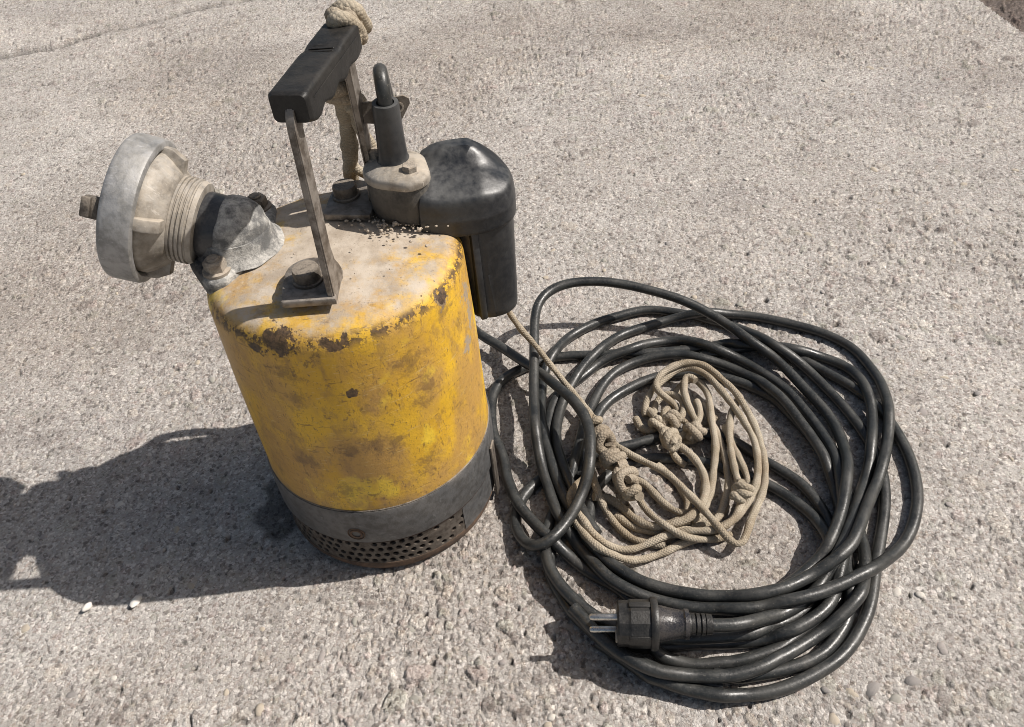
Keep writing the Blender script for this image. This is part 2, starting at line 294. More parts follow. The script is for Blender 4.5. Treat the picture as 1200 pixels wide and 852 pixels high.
class Tubes:
    """several tubes gathered into one mesh, with UVs (round, metres along)"""
    def __init__(s): s.v = []; s.f = []; s.uv = []
    def add(s, pts, r, n=12, cap=True, rfun=None):
        P = np.array(pts, float); T = np.gradient(P, axis=0); T /= np.linalg.norm(T, axis=1)[:, None]+1e-12
        N = np.zeros_like(P); ref = np.array((0, 0, 1.)) if abs(T[0][2]) < .9 else np.array((1., 0, 0)); N[0] = np.cross(T[0], ref); N[0] /= np.linalg.norm(N[0])
        for i in range(1, len(P)):
            v = N[i-1]-T[i]*(N[i-1] @ T[i]); N[i] = v/np.linalg.norm(v)
        B = np.cross(T, N); L = np.r_[0, np.cumsum(np.linalg.norm(np.diff(P, axis=0), axis=1))]
        b0 = len(s.v); a = 2*np.pi*np.arange(n)/n
        for i in range(len(P)):
            rr = r if rfun is None else rfun(L[i])*r
            ring = P[i]+rr*(np.cos(a)[:, None]*N[i]+np.sin(a)[:, None]*B[i]); s.v += ring.tolist()
        for i in range(len(P)-1):
            for j in range(n):
                k = (j+1) % n; s.f.append((b0+i*n+j, b0+i*n+k, b0+(i+1)*n+k, b0+(i+1)*n+j))
                s.uv += [(j/n, L[i]), ((j+1)/n, L[i]), ((j+1)/n, L[i+1]), (j/n, L[i+1])]
        if cap:
            for i0, rev in ((0, True), (len(P)-1, False)):
                t = [b0+i0*n+j for j in range(n)]; t = t[::-1] if rev else t; s.f.append(tuple(t)); s.uv += [(0, 0)]*n
    def build(s, name, mat, parent=None):
        me = bpy.data.meshes.new(name); me.from_pydata(s.v, [], s.f); me.polygons.foreach_set('use_smooth', [True]*len(me.polygons))
        u = me.uv_layers.new(name='UVMap'); u.data.foreach_set('uv', np.array(s.uv, dtype=np.float32).ravel()); me.update(); me.validate()
        me.set_sharp_from_angle(angle=math.radians(60))
        return link_mesh(name, me, mat, parent)

# ------------------------------------------------------------------ ground
def _hash(ix, iy, k):
    h = (ix.astype(np.int64)*374761393 + iy.astype(np.int64)*668265263 + k*1442695041) & 0x7fffffff
    h = ((h ^ (h >> 13))*1274126177) & 0x7fffffff; h = h ^ (h >> 16)
    return (h & 0xffff)/65535.0
def vnoise(x, y, s, k):
    u = x/s; v = y/s; i = np.floor(u); j = np.floor(v); f = u-i; g = v-j; f = f*f*(3-2*f); g = g*g*(3-2*g)
    a = _hash(i, j, k); b = _hash(i+1, j, k); c = _hash(i, j+1, k); d = _hash(i+1, j+1, k)
    return (a*(1-f)+b*f)*(1-g)+(c*(1-f)+d*f)*g - .5
def stones(x, y, cell, prob, rmin, rmax, k):
    """jittered, rotated, irregular grains on a grid of cells: (dome 0..1, tone id, inside mask)"""
    i0 = np.floor(x/cell); j0 = np.floor(y/cell); best = np.full(x.shape, -1.0); tone = np.zeros(x.shape)
    for di in (-1, 0, 1):
        for dj in (-1, 0, 1):
            i = i0+di; j = j0+dj
            px = (i+.15+.7*_hash(i, j, k))*cell; py = (j+.15+.7*_hash(i, j, k+1))*cell
            r = (rmin+(rmax-rmin)*_hash(i, j, k+2)**2)*cell; an = _hash(i, j, k+3)*math.pi; e = .55+.45*_hash(i, j, k+4)
            dx = x-px; dy = y-py; u = dx*np.cos(an)+dy*np.sin(an); w = (-dx*np.sin(an)+dy*np.cos(an))/e
            d = 1-(np.abs(u)**2.4+np.abs(w)**2.4)**(1/2.4)/r
            d = np.where(_hash(i, j, k+5) < prob, d, -1); m = d > best
            best = np.where(m, d, best); tone = np.where(m, _hash(i, j, k+6), tone)
    return best, tone
CRACK = [(-.90, 1.03), (-.744, 1.082), (-.66, 1.10), (-.619, 1.126), (-.534, 1.163), (-.47, 1.188), (-.441, 1.214), (-.354, 1.229), (-.26, 1.262)]
def relief(x, y):
    wx = x+.004*vnoise(x, y, .011, 91)+.0012*vnoise(x, y, .004, 93); wy = y+.004*vnoise(x, y, .011, 92)+.0012*vnoise(x, y, .004, 94)
    fade = np.clip((1.5-np.hypot(x-.11, y+.477))/.7, .25, 1); h = .0022*vnoise(x, y, .16, 1)+.0010*vnoise(x, y, .05, 2)+.0006*vnoise(x, y, .017, 3)+.0007*vnoise(x, y, .0068, 4)*fade+.0010*vnoise(x, y, .0033, 5)*fade
    col = np.ones(x.shape+(3,)); rough = np.clip(.70+2.0*vnoise(x, y, .20, 6)+.9*vnoise(x, y, .06, 7)+.55*np.clip((x-.15)*1.6, -.6, 1.0), .12, 1.7); h = h*(.6+.4*rough)
    pal = np.array([(.74, .72, .72), (1.14, 1.12, 1.08), (.90, .89, .88), (1.24, 1.23, 1.19), (.60, .57, .56), (1.02, .97, .90), (.84, .86, .80), (.96, .88, .87)])
    for cell, pr, a, b, kk, amp in ((.0050, .55, .24, .58, 11, .0006), (.0085, .42, .20, .54, 31, .0009), (.0150, .36, .16, .46, 41, .0012), (.027, .40, .14, .40, 51, .0013)):
        d, t = stones(wx, wy, cell, pr, a, b, kk); m = np.clip(d/.14, 0, 1); m = m*m*(3-2*m)
        h = h*(1-.55*m)+amp*rough*m*(.45+.7*t)
        c = pal[(t*7.99).astype(int)]; col = col*(1-m[..., None]*.85*(.55+.45*rough[..., None].clip(0, 1)))+c*(m[..., None]*.85*(.55+.45*rough[..., None].clip(0, 1)))
        ring = np.clip(1-np.abs(d+.06)/.12, 0, 1)*(d > -.9); h = h-.0009*ring*rough; col = col*(1-.24*ring[..., None]*rough[..., None].clip(0, 1))
    d, t = stones(wx+.3, wy+.7, .024, .16, .05, .15, 71); m = np.clip(d/.35, 0, 1); h = h-.0034*m; col = col*(1-.45*m[..., None])     # pits where grains fell out
    d, t = stones(wx+.6, wy+.1, .0110, .34, .07, .26, 81); m = np.clip(d/.25, 0, 1); h = h-.0015*m*rough*fade; col = col*(1-.55*m[..., None])
    # crack that crosses the slab behind the pump
    dm = np.full(x.shape, 9.0)
    for (ax, ay), (bx, by) in zip(CRACK, CRACK[1:]):
        t = np.clip(((x-ax)*(bx-ax)+(y-ay)*(by-ay))/((bx-ax)**2+(by-ay)**2), 0, 1); dm = np.minimum(dm, np.hypot(x-ax-t*(bx-ax), y-ay-t*(by-ay)))
    dm = dm+.010*vnoise(x, y, .03, 95)+.006*vnoise(x, y, .009, 96); wd = .009+.012*(vnoise(x, y, .12, 97)+.5)
    m = np.clip(1-np.abs(dm)/wd, 0, 1)*(dm < .1)*np.clip(.75+1.2*vnoise(x, y, .07, 98), 0, 1); h = h-.009*m; col = col*(1-.58*m[..., None])
    # short crack near the front
    dm = np.abs((x+.135)+.25*(y+.205)+.006*vnoise(x, y, .012, 99)); m = np.clip(1-dm/.0014, 0, 1)*(np.abs(y+.205) < .016); h = h-.004*m; col = col*(1-.5*m[..., None])
    # ragged darker patch in the ground colour beside the strainer
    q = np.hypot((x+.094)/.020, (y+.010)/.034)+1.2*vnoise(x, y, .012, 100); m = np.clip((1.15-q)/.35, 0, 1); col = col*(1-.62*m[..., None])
    # slightly dirtier, browner patches
    m = np.clip(vnoise(x, y, .30, 101)*2.6+.8*vnoise(x, y, .09, 102), 0, 1); col = col*(1-m[..., None]*np.array((.14, .16, .18))); m = np.clip(vnoise(x, y, .13, 103)*3-.35, 0, 1); col = col*(1+m[..., None]*.13); m = np.clip(vnoise(x, y, .10, 104)*3-.5, 0, 1); col = col*(1-m[..., None]*np.array((.10, .10, .09)))
    return h-.0009, col
def build_ground():
    cy = -.47666; rows = [-.46]
    while rows[-1] < 2.1:
        d = math.hypot(rows[-1]-cy, .574); rows.append(rows[-1]+.00120*(d/.62)*(d/.574)**.70)
    rows = np.array(rows); nc = 1080; s = np.linspace(-1, 1, nc)
    dist = np.sqrt((rows-cy)**2+.574**2); half = .10+.61*dist
    X = .11+half[:, None]*s[None]; Y = np.repeat(rows[:, None], nc, 1)-.02*X
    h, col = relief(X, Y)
    edge = np.minimum.reduce([np.clip((1-np.abs(s))[None]/.02, 0, 1)*np.ones_like(h), np.clip((Y-rows[0])/.03, 0, 1), np.clip((rows[-1]-Y)/.08, 0, 1)])
    Z = h*edge
    # dark asphalt beyond the far right corner of the slab
    side = (X-.925)+.035*(Y-.80)+.012*vnoise(X, Y, .05, 120)
    return X, Y, Z, col, side
def grid_obj(name, X, Y, Z, col, keep, mat):
    nr, nc = X.shape; idx = np.arange(nr*nc).reshape(nr, nc)
    q = np.stack([idx[:-1, :-1], idx[:-1, 1:], idx[1:, 1:], idx[1:, :-1]], -1)[keep]
    used = np.unique(q); mp = np.full(nr*nc, -1); mp[used] = np.arange(len(used)); q = mp[q]
    me = bpy.data.meshes.new(name); co = np.stack([X, Y, Z], -1).reshape(-1, 3)[used]
    me.vertices.add(len(co)); me.vertices.foreach_set('co', co.astype(np.float32).ravel())
    me.loops.add(q.size); me.loops.foreach_set('vertex_index', q.astype(np.int32).ravel()); me.polygons.add(len(q))
    me.polygons.foreach_set('loop_start', np.arange(0, q.size, 4, dtype=np.int32)); me.polygons.foreach_set('use_smooth', np.ones(len(q), bool))
    me.update(calc_edges=True)
    a = me.color_attributes.new('agg', 'FLOAT_COLOR', 'POINT'); c = np.ones((len(co), 4), np.float32); c[:, :3] = col.reshape(-1, 3)[used]; a.data.foreach_set('color', c.ravel())
    return tag(link_mesh(name, me, mat), kind='structure')
X, Y, Z, COL, SIDE = build_ground()
f_side = (SIDE[:-1, :-1] > 0)
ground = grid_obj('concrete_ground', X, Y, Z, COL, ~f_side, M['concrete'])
Z2 = Z*1.6-.006
COL2 = np.clip(COL, .4, 1.4)
grid_obj('asphalt', X, Y, Z2, COL2, (SIDE[:-1, :-1] > -.02), M['asphalt'])
# the slab goes on, coarse, well outside the picture
bm = bmesh.new()
def strip(x0, y0, x1, y1, zz):
    bm.faces.new([bm.verts.new(p) for p in ((x0, y0, zz), (x1, y0, zz), (x1, y1, zz), (x0, y1, zz))])
strip(-25, -25, 25, 25, -.018)
outer = obj('outer_ground', bm, M['concrete']); tag(outer, kind='structure')
_a = outer.data.color_attributes.new('agg', 'FLOAT_COLOR', 'POINT')
for d in _a.data: d.color = (1, 1, 1, 1)

bm = bmesh.new(); strip(.945, -25, 24.9, 25, -.0125)
outer = obj('outer_asphalt', bm, M['asphalt']); tag(outer, kind='structure')
_a = outer.data.color_attributes.new('agg', 'FLOAT_COLOR', 'POINT')
for d in _a.data: d.color = (1, 1, 1, 1)

def height_at(x, y):
    h, _ = relief(np.array([x]), np.array([y])); return float(h[0])
def pebble_mesh(seed, flat):
    r = random.Random(seed); bm = bmesh.new(); bmesh.ops.create_icosphere(bm, subdivisions=2, radius=1.0)
    from mathutils import noise as mn
    ph = [r.uniform(0, 6.28) for _ in range(4)]
    for v in bm.verts:
        p = v.co; k = 1+.13*math.sin(2.1*p.x+ph[0])+.11*math.sin(2.7*p.y+ph[1])+.08*math.sin(3.9*p.z+ph[2]+p.x*2)
        k *= 1+.22*mn.noise(p*1.9+Vector((ph[0]*9, ph[1]*7, ph[2]*5)))+.10*mn.noise(p*5+Vector((ph[3]*9, 3, ph[2]*5))); v.co = Vector((p.x*k, p.y*k*.74, p.z*k*flat))
    me = bpy.data.meshes.new('stone'); bm.to_mesh(me); bm.free(); me.polygons.foreach_set('use_smooth', [True]*len(me.polygons)); return me
_pm = {}
def stone_mesh(shape, mi):
    if (shape, mi) not in _pm:
        me = pebble_mesh(100+shape, .42); me.materials.append(STONES[mi]); _pm[(shape, mi)] = me
    return _pm[(shape, mi)]
rs = random.Random(3)
named = [(.331, -.221, .0095, 0), (.364, -.217, .010, 0), (.402, -.190, .008, 1), (.378, -.150, .006, 3), (.392, -.09, .008, 1), (.405, -.06, .007, 4), (.352, -.105, .007, 2), (.30, -.24, .007, 2), (.435, -.03, .009, 0), (.47, .02, .008, 1), (.45, .09, .010, 4), (-.20, -.15, .0075, 1), (-.23, -.165, .007, 0), (-.155, -.20, .008, 3), (-.09, -.19, .006, 2), (-.05, -.155, .006, 1), (-.115, -.215, .007, 0), (.02, -.195, .007, 4), (.06, -.225, .008, 1), (.35, .20, .010, 4), (.40, .25, .009, 1), (.46, .30, .010, 2), (-.12, .19, .007, 0), (-.26, .02, .005, 0), (-.19, .16, .006, 4)]
for k in range(330):
    y = rs.uniform(-.26, .75); d = math.hypot(y+.477, .574); x = .11+rs.uniform(-.62, .62)*d
    if math.hypot(x, y) < .11 or math.hypot(x-.22, (y+.01)*.9) < .17: continue
    named.append((x, y, rs.choice((.0022, .0028, .0034, .0042, .0058))*rs.uniform(.85, 1.2)*(d/.62)**.4, rs.choice((0, 1, 1, 2, 2, 3, 4, 4))))
for k, (x, y, r, mi) in enumerate(named):
    if k < 25: r *= .82
    o = bpy.data.objects.new('stone', stone_mesh(k % 7, mi)); C.objects.link(o); o.parent = ground
    o.location = (x, y, height_at(x, y)-(r*.30 if r < .005 else r*.40)+.0006); o.rotation_euler = (rs.uniform(-.2, .2), rs.uniform(-.2, .2), rs.uniform(0, 6.28)); o.scale = (r, r, r*rs.uniform(.70, 1.0))

# ------------------------------------------------------------------ the pump
pump = empty('submersible_pump', (0, 0, 0), 'yellow submersible dirty-water pump standing on concrete, scratched and dusty, with handle on top', 'pump')
RB = .0885
bm = bmesh.new()
prof = [(RB-.003, .079), (RB, .0795), (RB+.0002, .0815)]+[(RB-.0016*max(0, (q-.17)/.0625), q) for q in [.0875+.00604*i for i in range(24)]]+[(RB-.0016, .2325)]
for k in range(1, 9):
    a = k/8*math.radians(78); R0 = .0150; prof.append((RB-.0016-R0+R0*math.cos(a), .2325+R0*math.sin(a)*1.05))
rl, zl = prof[-1]
for k in range(1, 9):
    f = k/8; prof.append((rl*(1-f)+.004*f, zl+.0062*(1-(1-f)**1.6)))
def dent(a, t, a0, t0, wa, wt, d):
    q = (a-a0+math.pi) % (2*math.pi)-math.pi; return -d*math.exp(-(q/wa)**2-((t-t0)/wt)**2)
def body_rf(a, t): return 1+(0 if t > .2325 else dent(a, t, math.radians(-38), .135, .28, .022, .014)+dent(a, t, math.radians(-75), .17, .22, .018, .007)+dent(a, t, math.radians(-100), .105, .3, .02, .008)+dent(a, t, math.radians(-55), .195, .2, .014, .006))+.0022*math.sin(2*a+.6)*(1 if t > .1 else t/.1)+.0012*math.sin(5*a+t*30)
lathe(bm, prof, ID, 128, cap0=False, rf=body_rf)
body = obj('body_shell', bm, M['yellow'], pump, 50)
TOP = .2560
bm = bmesh.new()
lathe(bm, [(.0872, .0425), (.0898, .0428), (.0903, .0440), (.0905, .060), (.0905, .0775), (.0897, .0796), (.0880, .0797), (.0860, .0790)], ID, 128, cap0=False, cap1=False)
obj('steel_band', bm, M['band'], pump, 40)
bm = bmesh.new(); lathe(bm, [(.0880, .0797), (.0891, .0799), (.0894, .0803), (.0891, .0807), (.0884, .0808)], ID, 128, cap0=False, cap1=False)
obj('seam_ring', bm, M['bolt'], pump, 40)
# perforated strainer: real holes through the wall
bm = bmesh.new(); RS = .0880; N_H = 78; rows_h = 4; z_lo, z_hi = .0125, .0405; dz = (z_hi-z_lo)/rows_h; da = 2*math.pi/N_H
rc_ = random.Random(9)
def rp(a, z, r): return (r*math.cos(a), r*math.sin(a), z)
for rI in range(rows_h):
    for i in range(N_H):
        ac = (i+.5*(rI % 2))*da; zc = z_lo+(rI+.5)*dz
        deg = math.degrees((ac+math.pi) % (2*math.pi)-math.pi)
        cor = [(-.5, -.5), (0, -.5), (.5, -.5), (.5, 0), (.5, .5), (0, .5), (-.5, .5), (-.5, 0)]
        O_ = [bm.verts.new(rp(ac+u*da, zc+w*dz, RS)) for u, w in cor]
        clog = rc_.random() < (.38 if -68 < deg < -46 else .03)
        if -46 < deg < 62 or deg > 150 and deg < 175 or clog:
            bm.faces.new(O_); continue
        hr = .0025; Hh = [bm.verts.new(rp(ac+math.cos(t)*hr/RS, zc+math.sin(t)*hr, RS-.0002)) for t in [math.radians(225+45*q) for q in range(8)]]
        Hi = [bm.verts.new(rp(ac+math.cos(t)*hr*.95/RS, zc+math.sin(t)*hr*.95, RS-.0022)) for t in [math.radians(225+45*q) for q in range(8)]]
        for q in range(8):
            p = (q+1) % 8; bm.faces.new((O_[q], O_[p], Hh[p], Hh[q])); bm.faces.new((Hh[q], Hh[p], Hi[p], Hi[q]))
bmesh.ops.remove_doubles(bm, verts=bm.verts[:], dist=.00002)
obj('strainer', bm, M['strainer'], pump, 35)
bm = bmesh.new(); lathe(bm, [(.0880, .0405), (.0893, .0412), (.0893, .0428)], ID, 96, cap0=False, cap1=False)
lathe(bm, [(.0790, .008), (.0850, .010), (.0850, .043)], ID, 64, cap1=False)
obj('strainer_core', bm, M['rust'], pump, 40)
bm = bmesh.new(); lathe(bm, [(.070, .0008), (.082, .0008), (.0855, .0022), (.0876, .0068), (.0884, .0098), (.0882, .0126), (.0875, .0128)], ID, 128, cap1=False, rf=lambda a, t: 1+.003*math.sin(7*a)*(t < .008))
obj('base_lip', bm, M['rust_lip'], pump, 40)
# smooth skirt that overlaps the strainer on the right
bm = bmesh.new(); cols_ = [math.radians(v) for v in range(-46, 61, 4)]
loft_r = [[rp(a, z, r) for a in cols_] for r, z in ((.0870, .012), (.0884, .0125), (.0884, .0428), (.0870, .0428))]
vv = [[bm.verts.new(p) for p in L] for L in loft_r]
for A, B in zip(vv, vv[1:]+vv[:1]):
    for i in range(len(A)-1): bm.faces.new((A[i], A[i+1], B[i+1], B[i]))
for i in (0, -1): bm.faces.new([L[i] for L in vv])
obj('skirt_plate', bm, M['band'], pump, 35)
def radial(deg, z, r): a = math.radians(deg); return frame((r*math.cos(a), r*math.sin(a), z), (math.cos(a), math.sin(a), 0))
bm = bmesh.new(); mt = radial(-101, .0545, .0903); lathe(bm, [(.0068, -.001), (.0068, .0005), (.0062, .0009), (.0058, -.0003), (.0054, -.0003), (.0050, .0008), (.0034, .0008), (.0031, -.0040)], mt, 24)
obj('band_screw', bm, M['rust_lip'], pump, 30)
bm = bmesh.new(); mt = radial(-14, .040, .0915); box(bm, (.060, .010, .0018), mt @ Matrix.Translation((-.006, 0, 0)), .0006)
obj('clamp_strap', bm, M['bolt'], pump)

# --- carrying handle: one bent flat bar, black grip on top
def hpt(s, z, n=0.0):
    k = (z-.25)/.13; bx = .006+(.029-.006)*s; by = -.057+.119*s; tx = .0085+(.0315-.0085)*s; ty = -.0475+.0935*s
    x = bx+(tx-bx)*k; y = by+(ty-by)*k; L = math.hypot(.026, .108)
    return Vector((x+n*.108/L, y-n*.026/L, z))
def arc(cs, cz, r, a0, a1, n, su=.108): return [(cs+r*math.cos(math.radians(a0+(a1-a0)*i/n))/su, cz+r*math.sin(math.radians(a0+(a1-a0)*i/n))) for i in range(n+1)]
W = .0088/.113
zb = .2535
outl = [(-.01, zb)] + arc(.152, .3600, .0175, 180, 90, 8) + arc(.85, .3600, .0175, 90, 0, 8) + [(1.01, zb), (1.01-W*1.9, zb)] + [(1.01-W*1.9, .259), (1.0-W*1.35, .268), (1.0-W, .280)] + arc(.83, .3580, .0085, 0, 90, 5) + arc(.17, .3580, .0085, 90, 180, 5) + [(W*1.0, .283), (W*1.25, .272), (W*1.95, .266), (W*2.05, .262), (W*2.1, zb)]
bm = bmesh.new(); TH = .0023
a = [bm.verts.new(hpt(s, z, -TH)) for s, z in outl]; b = [bm.verts.new(hpt(s, z, TH)) for s, z in outl]
f1 = bm.faces.new(a[::-1]); f2 = bm.faces.new(b)
for i in range(len(a)): bm.faces.new((a[i], a[(i+1) % len(a)], b[(i+1) % len(a)], b[i]))
bmesh.ops.bevel(bm, geom=list(set(f1.edges[:]+f2.edges[:])), offset=.0009, segments=2, affect='EDGES')
bmesh.ops.triangulate(bm, faces=[f for f in bm.faces if len(f.verts) > 6])
obj('handle_bar', bm, M['steel'], pump, 30)
def foot(c, ang, nm='handle_foot'):
    bm = bmesh.new(); pts = [(.0035, -.0215), (.0035, .010)] + [(-.017+.0155*math.cos(math.radians(t)), .008+.0155*math.sin(math.radians(t))) for t in range(35, 181, 18)] + [(-.0315, -.004), (-.0300, -.0205), (-.0288, -.0215)]
    prism(bm, pts, 0, .0048, Matrix.Translation(c) @ Matrix.Rotation(ang, 4, 'Z'), .0008)
    f = obj(nm, bm, M['steel'], pump, 30); return f
foot((.0065, -.0385, .2503), -.05); foot((.0265, .050, .2500), -.22)
for p, mm in (((-.0095, -.0385, .2552), 'bolt'), ((.0075, .056, .2550), 'bolt')):
    bm = bmesh.new(); mt = Matrix.Translation(p) @ Matrix.Rotation(.3, 4, 'Z'); lathe(bm, [(.0098, 0), (.0098, .0016), (.0090, .002)], mt, 28); lathe(bm, [(.0084, .002), (.0086, .0075), (.0080, .0092), (.0060, .0095)], mt, 28)
    obj('foot_bolt', bm, M[mm], pump, 30)
# grip
def gframe():
    p0 = hpt(.018, .3700); p1 = hpt(.985, .3700); y = (p1-p0).normalized(); x = Vector((y.y, -y.x, 0)).normalized(); z = x.cross(y)
    return Matrix(((x.x, y.x, z.x, p0.x), (x.y, y.y, z.y, p0.y), (x.z, y.z, z.z, p0.z), (0, 0, 0, 1))), (p1-p0).length
GM, GL = gframe()
bm = bmesh.new(); ns = 44; secs = []
for i in range(ns+1):
    t = i/ns; y = .0008+t*(GL-.0018); e = min(1.0, .90+.1*min(i, ns-i)/1.0)
    hw = .0112*e; top = .0092*e; bot = -.0078*e
    if .03 < t < .97: bot -= .0030*(.5-.5*math.cos(2*math.pi*4*t))*(1 if t < .8 else .6)
    dip = -.0012*math.exp(-((t-.60)/.05)**2); top += dip
    pts = []
    for (cx_, cz_, a0) in ((hw-.003, top-.003, 0), (-hw+.003, top-.003, 90), (-hw+.003, bot+.003, 180), (hw-.003, bot+.003, 270)):
        for q in range(4):
            an = math.radians(a0+30*q); pts.append(GM @ Vector((cx_+.003*math.cos(an), y, cz_+.003*math.sin(an))))
    secs.append(pts)
loft(bm, secs); gp = obj('grip', bm, M['grip'], pump, 40)
for sx in (-1, 1):
    bm = bmesh.new(); box(bm, (.0005, GL*.80, .0007), GM @ Matrix.Translation((sx*.0113, GL*.5, .0032)), .0001, 1); obj('mould_seam', bm, M['grip'], gp)
for yy in (.030, .034, .038):
    bm = bmesh.new(); box(bm, (.0165-(yy-.03)*.5, .0013, .0008), GM @ Matrix.Translation((0, yy+.024, .0085)) @ Matrix.Rotation(.15, 4, 'Z'), .0003, 1); obj('grip_rib', bm, M['grip'], gp)
# lug plate with an eye, on the far leg of the handle
bm = bmesh.new(); mt = frame((.049, .052, .317), (.1, -1, .12), (1, 0, 0))
outl = [(-.018, -.006), (-.018, .007), (.010, .0085), (.0135, .006), (.0135, .003), (.006, -.008), (-.004, -.0085)]
nO = len(outl); hole = [(.0060+.0026*math.cos(2*math.pi*q/12), .0015+.0026*math.sin(2*math.pi*q/12)) for q in range(12)]
prism(bm, outl[:3]+outl[3:], -.001, .001, mt)
obj('eye_plate', bm, M['bolt'], pump)
bm = bmesh.new(); lathe(bm, [(.0021, -.0013), (.0034, -.0013), (.0034, .0013), (.0021, .0013)], mt @ Matrix.Translation((.0060, .0015, 0)), 20, cap0=False, cap1=False)
obj('eyelet', bm, M['dusty_bolt'], pump)

# --- cable gland column, cover plate, sleeve
def hull2(c0, r0, c1, r1, n=40, sq=0):
    """outline that hugs two circles"""
    out = []
    for i in range(n):
        a = 2*math.pi*i/n; d = (math.cos(a), math.sin(a))
        out.append(max(((c0[0]+r0*d[0], c0[1]+r0*d[1]), (c1[0]+r1*d[0], c1[1]+r1*d[1])), key=lambda p: p[0]*d[0]+p[1]*d[1]))
    return out
def ins(o, c, k): return [(c[0]+(p[0]-c[0])*k, c[1]+(p[1]-c[1])*k) for p in o]
gc = (.0485, .038)
o1 = hull2((.0465, .0415), .0205, (.0555, .0300), .0135)
bm = bmesh.new()
loft(bm, [[(p[0], p[1], z) for p in ins(o1, gc, k)] for k, z in ((.90, .2490), (.95, .2500), (.985, .2540), (1.0, .2600), (1.0, .2755), (.98, .2765))])
gl = obj('gland_housing', bm, M['gland'], pump, 35)
bm = bmesh.new()
loft(bm, [[(p[0], p[1], z) for p in ins(o1, gc, k)] for k, z in ((1.02, .2768), (1.055, .2776), (1.06, .2806), (1.03, .2826), (.96, .2836), (.80, .2848), (.62, .2862))])
pl = obj('gland_cover', bm, M['alu_dusty'], pump, 40)
for p in ((.0575, .0285, .2838), (.0345, .052, .2838)):
    bm = bmesh.new(); hexbolt(bm, Matrix.Translation(p) @ Matrix.Rotation(.5, 4, 'Z'), .0052, .0050, .0066, .001)
    obj('cover_bolt', bm, M['dusty_bolt'], pl, 25)
sl0 = Vector((.0462, .0450, .2845)); sl1 = Vector((.0480, .0430, .3270)); sd = (sl1-sl0); mt = frame(sl0, sd); L = sd.length
bm = bmesh.new(); lathe(bm, [(.0122, -.002), (.0112, .0015), (.0100, .003), (.0096, .010), (.0090, L*.6), (.0088, L-.002), (.0084, L), (.0058, L), (.0056, L-.006)], mt, 32, cap1=False)
obj('cable_sleeve', bm, M['rubber'], pump, 40)

# --- moulded hood and the leg that hangs beside the body
hx = [(.060, .0150), (.072, .0132), (.085, .0130), (.098, .0138), (.107, .0160), (.1165, .0215), (.1230, .0300), (.1252, .0410), (.1245, .0520), (.1205, .0610), (.112, .0675), (.101, .0700), (.088, .0705), (.074, .0690), (.0625, .0650), (.0580, .056), (.0565, .045), (.0570, .032), (.0575, .022)]
hs = [tuple(q[:2]) for q in spline([(p[0], p[1], 0) for p in hx+hx[:1]], .0022)][:-1]
hc = (.092, .042)
def hood_top(x, y):
    ridge = .0125*min(1, 1.35*math.exp(-((y-.0550)/.0105)**2))*min(1, max(0, (x-.058)/.018))*min(1, max(0, (.120-x)/.024))
    return .2755+ridge-.46*max(0, x-.1030)-.40*max(0, .0335-y)+.002*math.exp(-((x-.063)/.008)**2)
loops = []
for k, z in ((.97, .2395), (.992, .2405), (1.0, .2425), (1.0, .2500)):
    loops.append([(*q, z) for q in ins(hs, hc, k)])
loops.append([(*q, .2506) for q in ins(hs, hc, 1.006)]); loops.append([(*q, .2530) for q in ins(hs, hc, 1.006)]); loops.append([(*q, .2538) for q in ins(hs, hc, .998)])
for k, f in ((.994, .35), (.982, .62), (.962, .82), (.932, .94), (.885, .99), (.78, 1), (.62, 1), (.44, 1), (.28, 1), (.12, 1)):
    loops.append([(q[0], q[1], .2538+(hood_top(*q)-.2538)*f) for q in ins(hs, hc, k)])
bm = bmesh.new(); loft(bm, loops); hood = obj('hood', bm, M['rubber'], pump, 45)
hook = [(.079, .027), (.082, .0225), (.092, .0195), (.104, .0200), (.1135, .0235), (.1205, .0310), (.1225, .042), (.1205, .053), (.113, .0610), (.102, .064), (.090, .063), (.082, .058), (.079, .050)]
lg = [tuple(q[:2]) for q in spline([(p[0], p[1], 0) for p in hook+hook[:1]], .0025)][:-1]
lc = (.103, .042); loops = []
for k, z, sh in ((.66, .1575, .0035), (.82, .1580, .0035), (.88, .1600, .0035), (.90, .165, .0032), (.955, .200, .0010), (1.005, .232, -.0004), (1.012, .2402, -.0006)):
    loops.append([(q[0]*1.0+sh*(1 if q[0] < .1 else .0), q[1], z) for q in ins(lg, lc, k)])
bm = bmesh.new(); loft(bm, loops); leg = obj('side_housing', bm, M['rubber'], pump, 45)
bm = bmesh.new(); box(bm, (.0055, .052, .078), Matrix.Translation((.0868, .041, .201)) @ Matrix.Rotation(.30, 4, 'Z'), .0015); obj('back_plate', bm, M['rubber'], leg)

# --- outlet: flanged elbow, pipe, threaded collar, hose coupling
ax = Vector((-.94, .13, .32)).normalized(); CC = Vector((-.1110, .0095, .2880))
def cpt(t): return CC-ax*(t-.013)             # t from the open face back towards the pump
KF = frame(cpt(0), -ax)                        # local z runs from the open face to the pump
fc = (-.0640, .0060)
def oval(k=1.0, n=64):
    out = []
    A = Vector((-.0665, -.0265)); B = Vector((-.0500, .0450)); cs = [(Vector(fc), .0290), (A, .0108), (B, .0108)]
    for i in range(n):
        a = 2*math.pi*i/n; d = Vector((math.cos(a), math.sin(a))); p = max((c+d*r for c, r in cs), key=lambda q: q.dot(d)); out.append(tuple(Vector(fc)+(p-Vector(fc))*k))
    return out
bm = bmesh.new(); loft(bm, [[(*p, z) for p in oval(k)] for k, z in ((1.0, .2465), (1.02, .2480), (1.02, .2560), (.985, .2585), (.90, .2600))])
fl = obj('outlet_flange', bm, M['crust'], pump, 40)
EC = Vector((-.0575, .0022, .2700))
